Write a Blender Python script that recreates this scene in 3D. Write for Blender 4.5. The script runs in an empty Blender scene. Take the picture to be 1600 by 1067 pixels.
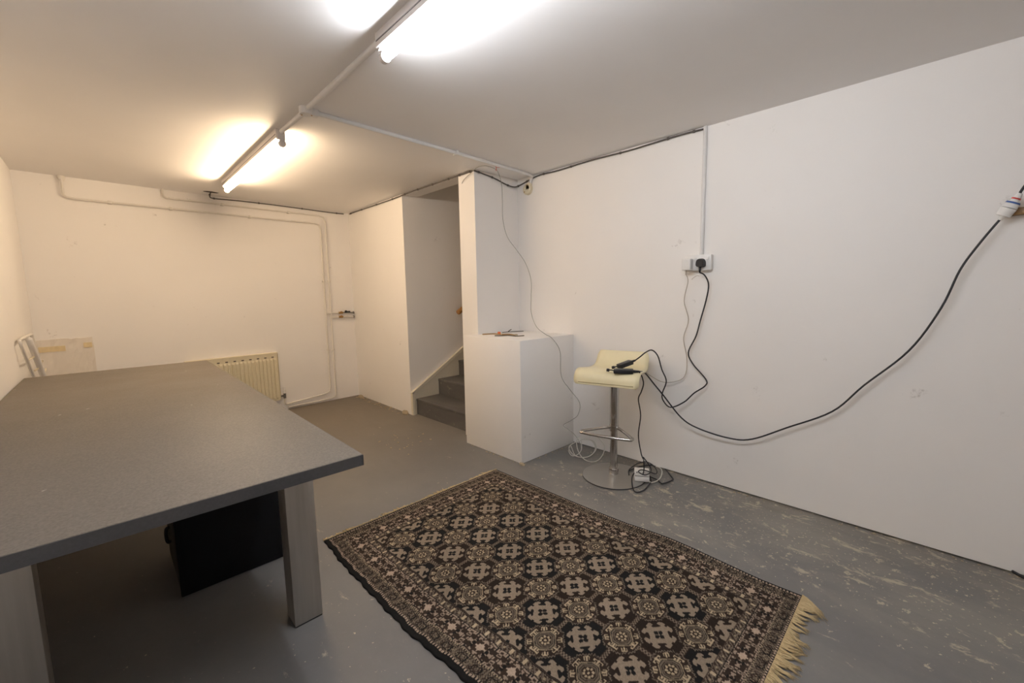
import bpy, bmesh, math, random
import numpy as np
from mathutils import Vector, Matrix
random.seed(7)
rng = np.random.default_rng(5)
scene = bpy.context.scene
COL = scene.collection

# ------------------------------------------------------------------ camera
F_PX, YAW, PITCH, ROLL, ZC = 661.28, 0.7716, -0.1140, -0.0167, 1.2306
CY, SY, CP, SP = math.cos(YAW), math.sin(YAW), math.cos(PITCH), math.sin(PITCH)
FWD = Vector((SY*CP, CY*CP, SP)); RGT = Vector((CY, -SY, 0)); UPV = RGT.cross(FWD)
cR, sR = math.cos(ROLL), math.sin(ROLL)
RGT, UPV = cR*RGT + sR*UPV, -sR*RGT + cR*UPV
CAMPOS = Vector((0, 0, ZC))
cam_data = bpy.data.cameras.new('camera')
cam_data.sensor_width = 36.0; cam_data.lens = 36.0*F_PX/1600.0; cam_data.clip_start = 0.02
cam = bpy.data.objects.new('camera', cam_data); COL.objects.link(cam)
mw = Matrix((RGT, UPV, -FWD)).transposed().to_4x4(); mw.translation = CAMPOS
cam.matrix_world = mw
scene.camera = cam

# ------------------------------------------------------------------ world, exposure
world = bpy.data.worlds.new('world'); scene.world = world; world.use_nodes = True
world.node_tree.nodes['Background'].inputs[0].default_value = (0.05, 0.05, 0.05, 1)
world.node_tree.nodes['Background'].inputs[1].default_value = 0.2
vs = scene.view_settings
vs.view_transform = 'Standard'; vs.look = 'None'; vs.gamma = 1.0; vs.use_curve_mapping = False
vs.exposure = -0.03
scene.cycles.max_bounces = 24; scene.cycles.diffuse_bounces = 16; scene.cycles.glossy_bounces = 6
TUBE_NEAR = ((0.945, 0.985, 1.045), 78.0)      # neutral white fluorescent tube
TUBE_FAR = ((1.0, 0.74, 0.475), 90.0)       # warm white fluorescent tube

def ray(px, py):
    return FWD + RGT*((px-800)/F_PX) - UPV*((py-533.5)/F_PX)
def at(px, py, x=None, y=None, z=None):
    """point of the room seen at a photo position, on the plane x=, y= or z="""
    d = ray(px, py)
    if x is not None: t = (x-CAMPOS.x)/d.x
    elif y is not None: t = (y-CAMPOS.y)/d.y
    else: t = (z-CAMPOS.z)/d.z
    return CAMPOS + d*t

# ------------------------------------------------------------------ materials
MATS = {}
def newmat(name):
    m = bpy.data.materials.new(name); m.use_nodes = True
    MATS[name] = m
    return m, m.node_tree.nodes, m.node_tree.links, m.node_tree.nodes['Principled BSDF']
def plain(name, col, rough=0.5, metal=0.0, var=0.06, bump=0.0, scale=40.0):
    m, N, L, b = newmat(name)
    tc = N.new('ShaderNodeTexCoord'); nz = N.new('ShaderNodeTexNoise')
    nz.inputs['Scale'].default_value = scale; nz.inputs['Detail'].default_value = 4
    L.new(tc.outputs['Object'], nz.inputs['Vector'])
    mx = N.new('ShaderNodeMix'); mx.data_type = 'RGBA'
    mx.inputs[6].default_value = tuple(c*(1-var) for c in col)+(1,)
    mx.inputs[7].default_value = tuple(min(1, c*(1+var)) for c in col)+(1,)
    L.new(nz.outputs['Fac'], mx.inputs[0]); L.new(mx.outputs[2], b.inputs['Base Color'])
    b.inputs['Roughness'].default_value = rough; b.inputs['Metallic'].default_value = metal
    if bump:
        bp = N.new('ShaderNodeBump'); bp.inputs['Strength'].default_value = bump; bp.inputs['Distance'].default_value = 0.004
        L.new(nz.outputs['Fac'], bp.inputs['Height']); L.new(bp.outputs['Normal'], b.inputs['Normal'])
    return m
def painted_wall(name, col, rough, bump_scale=9.0, marks=0.5):
    """brushed emulsion over rough plaster: broad tone drift, uneven relief, few grey scuffs"""
    m, N, L, b = newmat(name)
    tc = N.new('ShaderNodeTexCoord')
    n1 = N.new('ShaderNodeTexNoise'); n1.inputs['Scale'].default_value = 1.7; n1.inputs['Detail'].default_value = 5
    n2 = N.new('ShaderNodeTexNoise'); n2.inputs['Scale'].default_value = bump_scale; n2.inputs['Detail'].default_value = 6
    n3 = N.new('ShaderNodeTexNoise'); n3.inputs['Scale'].default_value = 5.5; n3.inputs['Detail'].default_value = 8; n3.inputs['Roughness'].default_value = 0.75
    for n in (n1, n2, n3): L.new(tc.outputs['Object'], n.inputs['Vector'])
    a = N.new('ShaderNodeMix'); a.data_type = 'RGBA'
    a.inputs[6].default_value = tuple(c*0.95 for c in col)+(1,); a.inputs[7].default_value = tuple(min(1, c*1.03) for c in col)+(1,)
    L.new(n1.outputs['Fac'], a.inputs[0])
    rp = N.new('ShaderNodeValToRGB'); rp.color_ramp.elements[0].position = 0.655; rp.color_ramp.elements[1].position = 0.715
    L.new(n3.outputs['Fac'], rp.inputs[0])
    sc = N.new('ShaderNodeMath'); sc.operation = 'MULTIPLY'; sc.inputs[1].default_value = marks; L.new(rp.outputs[0], sc.inputs[0])
    c = N.new('ShaderNodeMix'); c.data_type = 'RGBA'; c.inputs[7].default_value = (0.33, 0.29, 0.25, 1)
    L.new(sc.outputs[0], c.inputs[0]); L.new(a.outputs[2], c.inputs[6]); L.new(c.outputs[2], b.inputs['Base Color'])
    b.inputs['Roughness'].default_value = rough
    bp = N.new('ShaderNodeBump'); bp.inputs['Strength'].default_value = 0.16; bp.inputs['Distance'].default_value = 0.012
    L.new(n2.outputs['Fac'], bp.inputs['Height']); L.new(bp.outputs['Normal'], b.inputs['Normal'])
    return m
def chipped_paint(name, col, col2, chip, rough=0.45, amount=0.5, wear_x=None):
    """grey floor paint with dusty clouds, cream chips and scrapes; wear_x = wear grows towards the right wall"""
    m, N, L, b = newmat(name)
    tc = N.new('ShaderNodeTexCoord')
    def noise(scale, det=6, rg=0.6, vec=None, dist=0.0):
        n = N.new('ShaderNodeTexNoise'); n.inputs['Scale'].default_value = scale; n.inputs['Detail'].default_value = det
        n.inputs['Roughness'].default_value = rg; n.inputs['Distortion'].default_value = dist
        L.new(vec or tc.outputs['Object'], n.inputs['Vector']); return n
    def ramp(src, p0, p1):
        r = N.new('ShaderNodeMapRange'); r.inputs[1].default_value = p0; r.inputs[2].default_value = p1
        L.new(src, r.inputs[0]); return r.outputs[0]
    def math_(op, a, bb):
        n = N.new('ShaderNodeMath'); n.operation = op; n.use_clamp = True
        for i, s in enumerate((a, bb)):
            if isinstance(s, (int, float)): n.inputs[i].default_value = s
            else: L.new(s, n.inputs[i])
        return n.outputs[0]
    def mix(f, a, bb):
        n = N.new('ShaderNodeMix'); n.data_type = 'RGBA'
        L.new(f, n.inputs[0])
        for i, s in ((6, a), (7, bb)):
            if isinstance(s, tuple): n.inputs[i].default_value = s+(1,)
            else: L.new(s, n.inputs[i])
        return n.outputs[2]
    cloud = noise(1.3, 5)
    base = mix(ramp(cloud.outputs['Fac'], 0.3, 0.7), col, col2)
    # fine grit
    grit = noise(55, 3)
    base = mix(math_('MULTIPLY', ramp(grit.outputs['Fac'], 0.55, 0.8), 0.25), base, tuple(c*1.5 for c in col))
    # wear weight
    if wear_x:
        sp = N.new('ShaderNodeSeparateXYZ'); L.new(tc.outputs['Object'], sp.inputs[0])
        w = math_('ADD', ramp(sp.outputs[0], wear_x[0], wear_x[1]), 0.42)
        near = ramp(sp.outputs[1], 2.6, 1.2)
        w = math_('MULTIPLY', w, math_('ADD', math_('MULTIPLY', near, 0.7), 0.3))
        dirt_warm_light = ramp(sp.outputs[1], 2.0, 4.3)          # trodden brown dirt by the radiator end, plus painted-in warm light of the far tube
        base = mix(math_('MULTIPLY', dirt_warm_light, 0.62), base, (0.165, 0.128, 0.085))
        wall = ramp(sp.outputs[0], 2.38, 2.69)        # dust drift along the right-hand wall
        base = mix(math_('MULTIPLY', math_('MULTIPLY', wall, ramp(noise(3.0).outputs['Fac'], 0.35, 0.65)), 0.55), base, (0.17, 0.14, 0.10))
    else:
        w = math_('ADD', 0.5, 0.0)
    mp = N.new('ShaderNodeMapping'); mp.inputs['Scale'].default_value = (1.0, 0.42, 1.0); mp.inputs['Rotation'].default_value = (0, 0, -0.18)
    L.new(tc.outputs['Object'], mp.inputs[0])
    dust = noise(2.6, 8, 0.68, mp.outputs[0], 0.4)
    base = mix(math_('MULTIPLY', math_('MULTIPLY', ramp(dust.outputs['Fac'], 0.46, 0.70), w), 0.7), base, (0.30, 0.28, 0.245))
    scr = noise(13.0, 9, 0.74, mp.outputs[0], 0.35)
    big = noise(2.1, 3, 0.5)
    scr_ = math_('ADD', math_('SUBTRACT', scr.outputs['Fac'], 0.075), math_('MULTIPLY', big.outputs['Fac'], 0.15))
    thr = math_('MULTIPLY', w, 0.10)
    c1 = ramp(math_('ADD', scr_, thr), 0.665, 0.725)
    chips = noise(17, 5, 0.7, None, 0.2)
    c2 = ramp(math_('ADD', chips.outputs['Fac'], thr), 0.705, 0.735)
    speck = noise(70, 2, 0.5)
    c3 = ramp(math_('ADD', speck.outputs['Fac'], thr), 0.765, 0.79)
    cc = math_('MULTIPLY', math_('MAXIMUM', math_('MULTIPLY', math_('MAXIMUM', c1, c2), 0.75), c3), amount*2)
    base = mix(cc, base, chip)
    L.new(base, b.inputs['Base Color'])
    rr = N.new('ShaderNodeMapRange'); rr.inputs[3].default_value = rough; rr.inputs[4].default_value = min(1, rough+0.35)
    L.new(dust.outputs['Fac'], rr.inputs[0]); L.new(rr.outputs[0], b.inputs['Roughness'])
    bp = N.new('ShaderNodeBump'); bp.inputs['Strength'].default_value = 0.25; bp.inputs['Distance'].default_value = 0.003
    h = math_('SUBTRACT', math_('MULTIPLY', noise(9).outputs['Fac'], 0.8), math_('MULTIPLY', cc, 0.3))
    L.new(h, bp.inputs['Height']); L.new(bp.outputs['Normal'], b.inputs['Normal'])
    return m
def streaked(name, c0, c1, scale, stretch, rough, metal=0.0, bump=0.05):
    m, N, L, b = newmat(name)
    tc = N.new('ShaderNodeTexCoord'); mp = N.new('ShaderNodeMapping'); mp.inputs['Scale'].default_value = stretch
    nz = N.new('ShaderNodeTexNoise'); nz.inputs['Scale'].default_value = scale; nz.inputs['Detail'].default_value = 7
    L.new(tc.outputs['Object'], mp.inputs[0]); L.new(mp.outputs[0], nz.inputs['Vector'])
    rp = N.new('ShaderNodeValToRGB'); rp.color_ramp.elements[0].position = 0.3; rp.color_ramp.elements[1].position = 0.7
    rp.color_ramp.elements[0].color = c0+(1,); rp.color_ramp.elements[1].color = c1+(1,)
    L.new(nz.outputs['Fac'], rp.inputs[0]); L.new(rp.outputs[0], b.inputs['Base Color'])
    b.inputs['Roughness'].default_value = rough; b.inputs['Metallic'].default_value = metal
    bp = N.new('ShaderNodeBump'); bp.inputs['Strength'].default_value = bump; bp.inputs['Distance'].default_value = 0.002
    L.new(nz.outputs['Fac'], bp.inputs['Height']); L.new(bp.outputs['Normal'], b.inputs['Normal'])
    return m
def emitter(name, col, strength):
    m, N, L, b = newmat(name)
    b.inputs['Base Color'].default_value = (0.9, 0.9, 0.9, 1)
    b.inputs['Emission Color'].default_value = col+(1,); b.inputs['Emission Strength'].default_value = strength
    return m

painted_wall('wall_paint', (0.88, 0.858, 0.832), 0.55)
painted_wall('ceiling_paint', (0.86, 0.84, 0.825), 0.6, 4.0, 0.0)
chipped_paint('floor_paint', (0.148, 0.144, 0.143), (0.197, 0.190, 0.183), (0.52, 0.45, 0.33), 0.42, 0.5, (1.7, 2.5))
chipped_paint('stair_paint', (0.085, 0.078, 0.074), (0.11, 0.102, 0.094), (0.42, 0.36, 0.26), 0.5, 0.3)
plain('pipe_white', (0.74, 0.71, 0.66), 0.35)
plain('conduit_white', (0.74, 0.725, 0.71), 0.35)
plain('gloss_cream', (0.70, 0.645, 0.52), 0.35)
plain('radiator_cream', (0.68, 0.62, 0.46), 0.4)
plain('slot_dark', (0.10, 0.085, 0.07), 0.9)
plain('brass', (0.42, 0.25, 0.09), 0.35, 0.8)
plain('grey_metal', (0.22, 0.21, 0.20), 0.4, 0.7)
plain('black_plastic', (0.014, 0.014, 0.016), 0.42)
plain('black_rubber', (0.016, 0.016, 0.020), 0.5)
plain('old_cable', (0.105, 0.092, 0.084), 0.55)
plain('white_plastic', (0.80, 0.785, 0.76), 0.3)
plain('white_cable', (0.62, 0.60, 0.55), 0.45)
plain('grey_wire', (0.36, 0.345, 0.31), 0.45)
plain('beige_cable', (0.48, 0.42, 0.36), 0.45)
plain('yellowed_plastic', (0.70, 0.63, 0.47), 0.45)
plain('seat_cream', (0.78, 0.70, 0.46), 0.38, var=0.03)
plain('seam_cream', (0.42, 0.34, 0.17), 0.5)
plain('chrome', (0.60, 0.58, 0.56), 0.16, 1.0, 0.02)
plain('satin_base', (0.42, 0.41, 0.39), 0.36, 0.75, 0.03)
plain('base_rim', (0.03, 0.03, 0.035), 0.5)
streaked('brushed_steel', (0.44, 0.41, 0.37), (0.50, 0.47, 0.43), 60, (1, 1, 0.05), 0.45, 0.8, 0.02)
plain('stone_no_sheen', (0.062, 0.060, 0.062), 0.45, 0, 0.25, 0.1, 150)  # same stone as the top, painted darker where no sheen falls
plain('leg_cap', (0.03, 0.028, 0.026), 0.6)
plain('cabinet_black', (0.0055, 0.0055, 0.0065), 0.7).node_tree.nodes['Principled BSDF'].inputs['Specular IOR Level'].default_value = 0.2
plain('cabinet_warm_lit', (0.030, 0.022, 0.014), 0.6)  # black cabinet side, browned in colour for the warm light on it
streaked('wood_handrail', (0.36, 0.17, 0.045), (0.52, 0.27, 0.08), 14, (0.2, 3, 3), 0.4)
streaked('wood_shelf', (0.20, 0.105, 0.03), (0.30, 0.165, 0.05), 20, (3, 0.3, 3), 0.5)
painted_wall('raw_plaster', (0.78, 0.73, 0.66), 0.85, 14, 0.2)
plain('stain_yellow', (0.72, 0.60, 0.37), 0.85, 0, 0.15)
plain('plaster_crumb', (0.40, 0.33, 0.23), 0.9, 0, 0.2)
plain('twig', (0.33, 0.21, 0.09), 0.8, 0, 0.25)
plain('twig_dark', (0.10, 0.085, 0.07), 0.8, 0, 0.25)
plain('scrap_orange', (0.55, 0.11, 0.03), 0.6)
plain('string_red', (0.5, 0.06, 0.05), 0.7)
plain('label_blue', (0.05, 0.12, 0.35), 0.5)
plain('hole_dark', (0.05, 0.042, 0.035), 0.9)
plain('fringe_cotton', (0.56, 0.44, 0.25), 0.9, 0, 0.2, 0.3, 120)
plain('batten_white', (0.70, 0.66, 0.64), 0.45)
emitter('tube_near_glow', *TUBE_NEAR)
emitter('tube_far_glow', *TUBE_FAR)
# table top: dark speckled satin stone, grazing sheen painted into its lighter colour
def stone():
    m, N, L, b = newmat('stone_top')
    tc = N.new('ShaderNodeTexCoord')
    n1 = N.new('ShaderNodeTexNoise'); n1.inputs['Scale'].default_value = 190; n1.inputs['Detail'].default_value = 3
    n2 = N.new('ShaderNodeTexNoise'); n2.inputs['Scale'].default_value = 4; n2.inputs['Detail'].default_value = 6
    n3 = N.new('ShaderNodeTexNoise'); n3.inputs['Scale'].default_value = 26; n3.inputs['Detail'].default_value = 2
    for n in (n1, n2, n3): L.new(tc.outputs['Object'], n.inputs['Vector'])
    rp = N.new('ShaderNodeValToRGB'); e = rp.color_ramp.elements
    e[0].position = 0.3; e[0].color = (0.130, 0.113, 0.094, 1); e[1].position = 0.72; e[1].color = (0.190, 0.166, 0.138, 1)
    L.new(n1.outputs['Fac'], rp.inputs[0])
    r3 = N.new('ShaderNodeMapRange'); r3.inputs[1].default_value = 0.765; r3.inputs[2].default_value = 0.79; L.new(n3.outputs['Fac'], r3.inputs[0])
    mx = N.new('ShaderNodeMix'); mx.data_type = 'RGBA'; mx.inputs[7].default_value = (0.4, 0.37, 0.33, 1)
    L.new(r3.outputs[0], mx.inputs[0]); L.new(rp.outputs[0], mx.inputs[6]); L.new(mx.outputs[2], b.inputs['Base Color'])
    rr = N.new('ShaderNodeMapRange'); b.inputs['Specular IOR Level'].default_value = 0.35; rr.inputs[3].default_value = 0.46; rr.inputs[4].default_value = 0.60
    L.new(n2.outputs['Fac'], rr.inputs[0]); L.new(rr.outputs[0], b.inputs['Roughness'])
stone()
def rugmat():
    m, N, L, b = newmat('rug_wool')
    at_ = N.new('ShaderNodeAttribute'); at_.attribute_name = 'weave'
    L.new(at_.outputs['Color'], b.inputs['Base Color'])
    b.inputs['Roughness'].default_value = 0.95; b.inputs['Specular IOR Level'].default_value = 0.15
rugmat()

# ------------------------------------------------------------------ object helpers
ORI = {}
def tag(o, label=None, cat=None, group=None, kind=None):
    if label: o['label'] = label
    if cat: o['category'] = cat
    if group: o['group'] = group
    if kind: o['kind'] = kind
    return o
def thing(name, loc, label, cat, group=None):
    o = bpy.data.objects.new(name, None); COL.objects.link(o); o.location = loc; o.empty_display_size = 0.05
    ORI[o] = Vector(loc)
    return tag(o, label, cat, group)
def obj(name, bm, mat, parent=None, smooth=False, label=None, cat=None, group=None, kind=None, origin=None):
    """link a bmesh given in room coordinates as ONE object; origin at the parent's base or at the mesh's own foot"""
    if parent is not None: o0 = ORI[parent]
    elif origin is not None: o0 = Vector(origin)
    else:
        xs = [v.co for v in bm.verts]
        lo = Vector([min(c[i] for c in xs) for i in range(3)]); hi = Vector([max(c[i] for c in xs) for i in range(3)])
        o0 = Vector(((lo.x+hi.x)/2, (lo.y+hi.y)/2, lo.z))
    bmesh.ops.recalc_face_normals(bm, faces=bm.faces)
    for v in bm.verts: v.co -= o0
    me = bpy.data.meshes.new(name)
    if smooth:
        for f in bm.faces: f.smooth = True
    bm.to_mesh(me); bm.free()
    me.materials.append(MATS[mat])
    if smooth == 'auto':
        me.set_sharp_from_angle(angle=math.radians(40))
    o = bpy.data.objects.new(name, me); COL.objects.link(o)
    if parent is not None: o.parent = parent
    else: o.location = o0
    ORI[o] = o0
    return tag(o, label, cat, group, kind)
def B(): return bmesh.new()
def box(bm, x0, x1, y0, y1, z0, z1, bev=0.0, seg=2, rot=None, piv=None):
    r = bmesh.ops.create_cube(bm, size=1.0)
    vs_ = r['verts']
    for v in vs_:
        v.co = Vector(((x0+x1)/2+v.co.x*(x1-x0), (y0+y1)/2+v.co.y*(y1-y0), (z0+z1)/2+v.co.z*(z1-z0)))
    fs = list({f for v in vs_ for f in v.link_faces})
    if bev:
        es = list({e for v in vs_ for e in v.link_edges})
        rr = bmesh.ops.bevel(bm, geom=es, offset=bev, segments=seg, profile=0.5, affect='EDGES')
        vs_ = list({v for f in rr['faces'] for v in f.verts} | {v for v in vs_ if v.is_valid})
    if rot is not None:
        p = Vector(piv) if piv is not None else Vector(((x0+x1)/2, (y0+y1)/2, (z0+z1)/2))
        for v in vs_: v.co = p + rot @ (v.co-p)
    return vs_
def prism(bm, poly, z0, z1):
    a = [bm.verts.new((p[0], p[1], z0)) for p in poly]; b = [bm.verts.new((p[0], p[1], z1)) for p in poly]
    n = len(poly); bm.faces.new(a[::-1]); bm.faces.new(b)
    for i in range(n): bm.faces.new((a[i], a[(i+1) % n], b[(i+1) % n], b[i]))
def frame_of(d):
    d = d.normalized(); ref = Vector((0, 0, 1)) if abs(d.z) < 0.9 else Vector((1, 0, 0))
    u = d.cross(ref).normalized(); return u, u.cross(d).normalized()
def cyl(bm, p0, p1, r0, r1=None, n=16, caps=True):
    p0, p1 = Vector(p0), Vector(p1); r1 = r0 if r1 is None else r1
    u, v = frame_of(p1-p0)
    A = [bm.verts.new(p0+(u*math.cos(t)+v*math.sin(t))*r0) for t in [2*math.pi*i/n for i in range(n)]]
    C = [bm.verts.new(p1+(u*math.cos(t)+v*math.sin(t))*r1) for t in [2*math.pi*i/n for i in range(n)]]
    for i in range(n): bm.faces.new((A[i], A[(i+1) % n], C[(i+1) % n], C[i]))
    if caps: bm.faces.new(A[::-1]); bm.faces.new(C)
def smooth_path(pts, sub=6, closed=False):
    pts = [Vector(p) for p in pts]; n = len(pts); out = []
    rngi = range(n) if closed else range(n-1)
    for i in rngi:
        g = (lambda k: pts[k % n]) if closed else (lambda k: pts[min(max(k, 0), n-1)])
        p0, p1, p2, p3 = g(i-1), g(i), g(i+1), g(i+2)
        for s in range(sub):
            t = s/sub
            out.append(0.5*((2*p1)+(p2-p0)*t+(2*p0-5*p1+4*p2-p3)*t*t+(3*p1-p0-3*p2+p3)*t**3))
    if not closed: out.append(pts[-1])
    return out
def tube(bm, pts, r, n=8, sub=6, closed=False, zmin=None):
    P = smooth_path(pts, sub, closed) if sub > 1 else [Vector(p) for p in pts]
    if zmin is not None:
        for p in P: p.z = max(p.z, zmin)
    rings = []; m = len(P); up = None
    for i, p in enumerate(P):
        a = P[i-1] if (i > 0 or closed) else p; c = P[(i+1) % m] if (i < m-1 or closed) else p
        d = (c-a)
        if d.length < 1e-9: d = Vector((0, 0, 1))
        d.normalize()
        if up is None: up = frame_of(d)[0]
        up = (up - d*up.dot(d))
        up = up.normalized() if up.length > 1e-6 else frame_of(d)[0]
        w = d.cross(up)
        rings.append([bm.verts.new(p+(up*math.cos(t)+w*math.sin(t))*r) for t in [2*math.pi*k/n for k in range(n)]])
    for i in range(m if closed else m-1):
        A, C = rings[i], rings[(i+1) % m]
        for k in range(n): bm.faces.new((A[k], A[(k+1) % n], C[(k+1) % n], C[k]))
    if not closed: bm.faces.new(rings[0][::-1]); bm.faces.new(rings[-1])
def lathe(bm, c, prof, n=48):
    rings = [[bm.verts.new((c[0]+r*math.cos(2*math.pi*k/n), c[1]+r*math.sin(2*math.pi*k/n), z)) for k in range(n)] for r, z in prof]
    for A, C in zip(rings, rings[1:]):
        for k in range(n): bm.faces.new((A[k], A[(k+1) % n], C[(k+1) % n], C[k]))
    bm.faces.new(rings[0][::-1]); bm.faces.new(rings[-1])
def blob(bm, c, r, sq=(1, 1, 1), sub=1, jit=0.25):
    rr = bmesh.ops.create_icosphere(bm, subdivisions=sub, radius=1.0)
    for v in rr['verts']:
        k = 1+random.uniform(-jit, jit)
        v.co = Vector(c)+Vector((v.co.x*sq[0], v.co.y*sq[1], v.co.z*sq[2]))*r*k

# ------------------------------------------------------------------ the room
H = 2.2
XL, XR, XS = -0.374, 2.7007, 2.2146
YBL, YB, XSB = 4.9129, 5.0503, 2.2322
YS, YC1, YC2, YP, XP, ZP = 3.7799, 2.8765, 2.6739, 2.0687, 2.0909, 0.8965
YN = -1.6
XLN = -0.432                                    # left wall runs very slightly out of square
def yback(x): return YBL+(x-XL)*(YB-YBL)/(XSB-XL)
def xleft(y): return XL+(y-YBL)*(XLN-XL)/(YN-YBL)
bm = B(); box(bm, -0.7, 5.4, YN-0.2, 5.3, -0.12, 0.0)
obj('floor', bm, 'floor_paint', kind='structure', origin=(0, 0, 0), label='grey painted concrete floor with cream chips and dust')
bm = B(); prism(bm, [(-0.6, YN-0.1), (XR+0.1, YN-0.1), (XR+0.1, YC2+0.1), (2.386, YC2+0.1), (2.386, 5.25), (-0.6, 5.25)], H, H+0.16)
obj('ceiling', bm, 'ceiling_paint', kind='structure', origin=(0, 0, H), label='off-white painted low ceiling')
bm = B(); prism(bm, [(XL, YBL), (XLN, YN), (XLN-0.12, YN), (XL-0.12, YBL+0.05)], 0, H)
obj('wall_left', bm, 'wall_paint', kind='structure', label='white painted wall at the left')
bm = B(); prism(bm, [(XL-0.12, YBL-0.0063), (XSB+0.1, yback(XSB+0.1)), (XSB+0.1, 5.2), (XL-0.12, 5.2)], 0, H)
obj('wall_back', bm, 'wall_paint', kind='structure', label='white painted far wall carrying pipes and radiator')
bm = B(); prism(bm, [(XS, YS), (XSB, YB), (2.345, YB), (2.345, YS)], 0, H)
obj('wall_stair_side', bm, 'wall_paint', kind='structure', label='short white wall between far corner and stairs')
bm = B(); box(bm, 2.345, 5.3, YS, YS+0.12, 0, 4.3)
obj('wall_stairwell', bm, 'wall_paint', kind='structure', label='white wall beyond the stairs')
bm = B(); prism(bm, [(XS, YC2), (2.386, YC2), (2.386, YC1), (XS, YC1)], 0, H)
prism(bm, [(2.386, YC2), (5.3, YC2), (5.3, YC1), (2.386, YC1)], 0, 4.3)
obj('wall_pillar', bm, 'wall_paint', kind='structure', label='white pillar and wall on the near side of the stairs')
bm = B(); box(bm, XR, XR+0.12, YN, YC2, 0.009, H); box(bm, XR+0.02, XR+0.12, YN, YC2, 0, 0.009)      # plaster stops just above the floor
obj('wall_right', bm, 'wall_paint', kind='structure', label='long white painted wall at the right')
bm = B(); box(bm, XLN-0.15, XR+0.12, YN-0.12, YN, 0, H)
obj('wall_near', bm, 'wall_paint', kind='structure', label='white wall behind the viewer')
bm = B(); box(bm, 5.18, 5.3, YC1, YS, 0, 4.3)
obj('wall_stair_end', bm, 'wall_paint', kind='structure', label='white wall at the top of the stairs')
bm = B(); box(bm, 2.266, 2.386, YC1, YS, H+0.16, 4.3)
obj('wall_stair_upper', bm, 'wall_paint', kind='structure', label='white wall above the stair opening')
bm = B(); box(bm, 2.266, 5.3, YC2, YS+0.12, 4.3, 4.42)
obj('ceiling_stairwell', bm, 'ceiling_paint', kind='structure', label='ceiling over the stairwell')

# plinth built out from the pillar
bm = B(); g1 = 0.0015; prism(bm, [(XP, YP), (XR-g1, YP), (XR-g1, YC2-g1), (XS-g1, YC2-g1), (XS-g1, 2.71), (XP, 2.71)], 0, ZP)
bmesh.ops.bevel(bm, geom=list(bm.edges), offset=0.005, segments=2, profile=0.5, affect='EDGES')
obj('plinth', bm, 'wall_paint', smooth='auto', label='white painted boxed-in plinth standing against pillar and right wall', cat='plinth')

# ------------------------------------------------------------------ staircase
RISE, GO, X0 = 0.166, 0.276, 2.270
st = thing('staircase', (X0, (YC1+YS)/2, 0), 'dark grey painted wooden stairs rising behind the pillar', 'staircase')
for i in range(10):
    bm = B(); x = X0+i*GO; z = (i+1)*RISE
    box(bm, x, x+0.022, YC1+0.026, YS-0.022, i*RISE, z-0.022)                       # riser
    box(bm, x-0.006, x+GO+0.004, YC1+0.026, YS-0.022, z-0.024, z, 0.004, 2)         # tread
    obj('step', bm, 'stair_paint', st, smooth='auto')
def stringer(y0, y1, name):
    bm = B()
    xe = X0+10*GO
    top = lambda x: 0.232+(x-2.245)*RISE/GO
    poly = [(2.236, 0.0), (2.236, top(2.236)), (xe, top(xe)), (xe, max(0, top(xe)-0.55))]
    poly.append((2.6, 0.0))
    a = [bm.verts.new((p[0], y0, p[1])) for p in poly]; b = [bm.verts.new((p[0], y1, p[1])) for p in poly]
    bm.faces.new(a); bm.faces.new(b[::-1])
    for i in range(len(poly)): bm.faces.new((a[i], a[(i+1) % len(poly)], b[(i+1) % len(poly)], b[i]))
    return obj(name, bm, 'gloss_cream', st), top, xe
s1, top, xe = stringer(YS-0.022, YS-0.0015, 'stringer')
# moulded cap following the stringer: a vertical strip at its foot and a raking strip on top
bm = B()
sl = math.atan(RISE/GO); n_ = Vector((-math.sin(sl), 0, math.cos(sl)))
def rake(bm, x0, x1, off0, off1, ya, yb):
    c = []
    for x in (x0, x1):
        for o in (off0, off1):
            p = Vector((x, 0, top(x)))+n_*o
            c.append([bm.verts.new((p.x, y, p.z)) for y in (ya, yb)])
    (a0, a1), (b0, b1), (c0, c1), (d0, d1) = c
    for f in ((a0, b0, d0, c0), (a1, c1, d1, b1), (a0, a1, b1, b0), (c0, d0, d1, c1), (a0, c0, c1, a1), (b0, b1, d1, d0)): bm.faces.new(f)
rake(bm, 2.222, xe, -0.004, 0.020, YS-0.034, YS-0.0015)
rake(bm, 2.245, xe, -0.020, -0.008, YS-0.030, YS-0.020)
box(bm, 2.216, 2.240, YS-0.034, YS-0.0015, 0.0, 0.236)
box(bm, 2.246, 2.257, YS-0.030, YS-0.020, 0.0, 0.222)
obj('cap_moulding', bm, 'gloss_cream', st)
stringer(YC1+0.0015, YC1+0.022, 'stringer')
hr = thing('handrail', (2.79, YS-0.07, 0.98), 'round varnished wooden handrail end beside the stairs', 'handrail')
d = Vector((GO, 0, RISE)).normalized(); p0 = Vector((2.795, YS-0.075, 1.030))
bm = B(); cyl(bm, p0, p0+d*2.2, 0.027, n=20); cyl(bm, p0-d*0.006, p0, 0.022, 0.027, n=20)
obj('rail', bm, 'wood_handrail', hr, smooth='auto')
for k in (0.5, 1.7):
    p = p0+d*k
    bm = B(); tube(bm, [p-Vector((0, 0, 0.02)), p+Vector((0, 0.03, -0.06)), p+Vector((0, 0.075, -0.065))], 0.007)
    obj('bracket', bm, 'grey_metal', hr, True)

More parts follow.
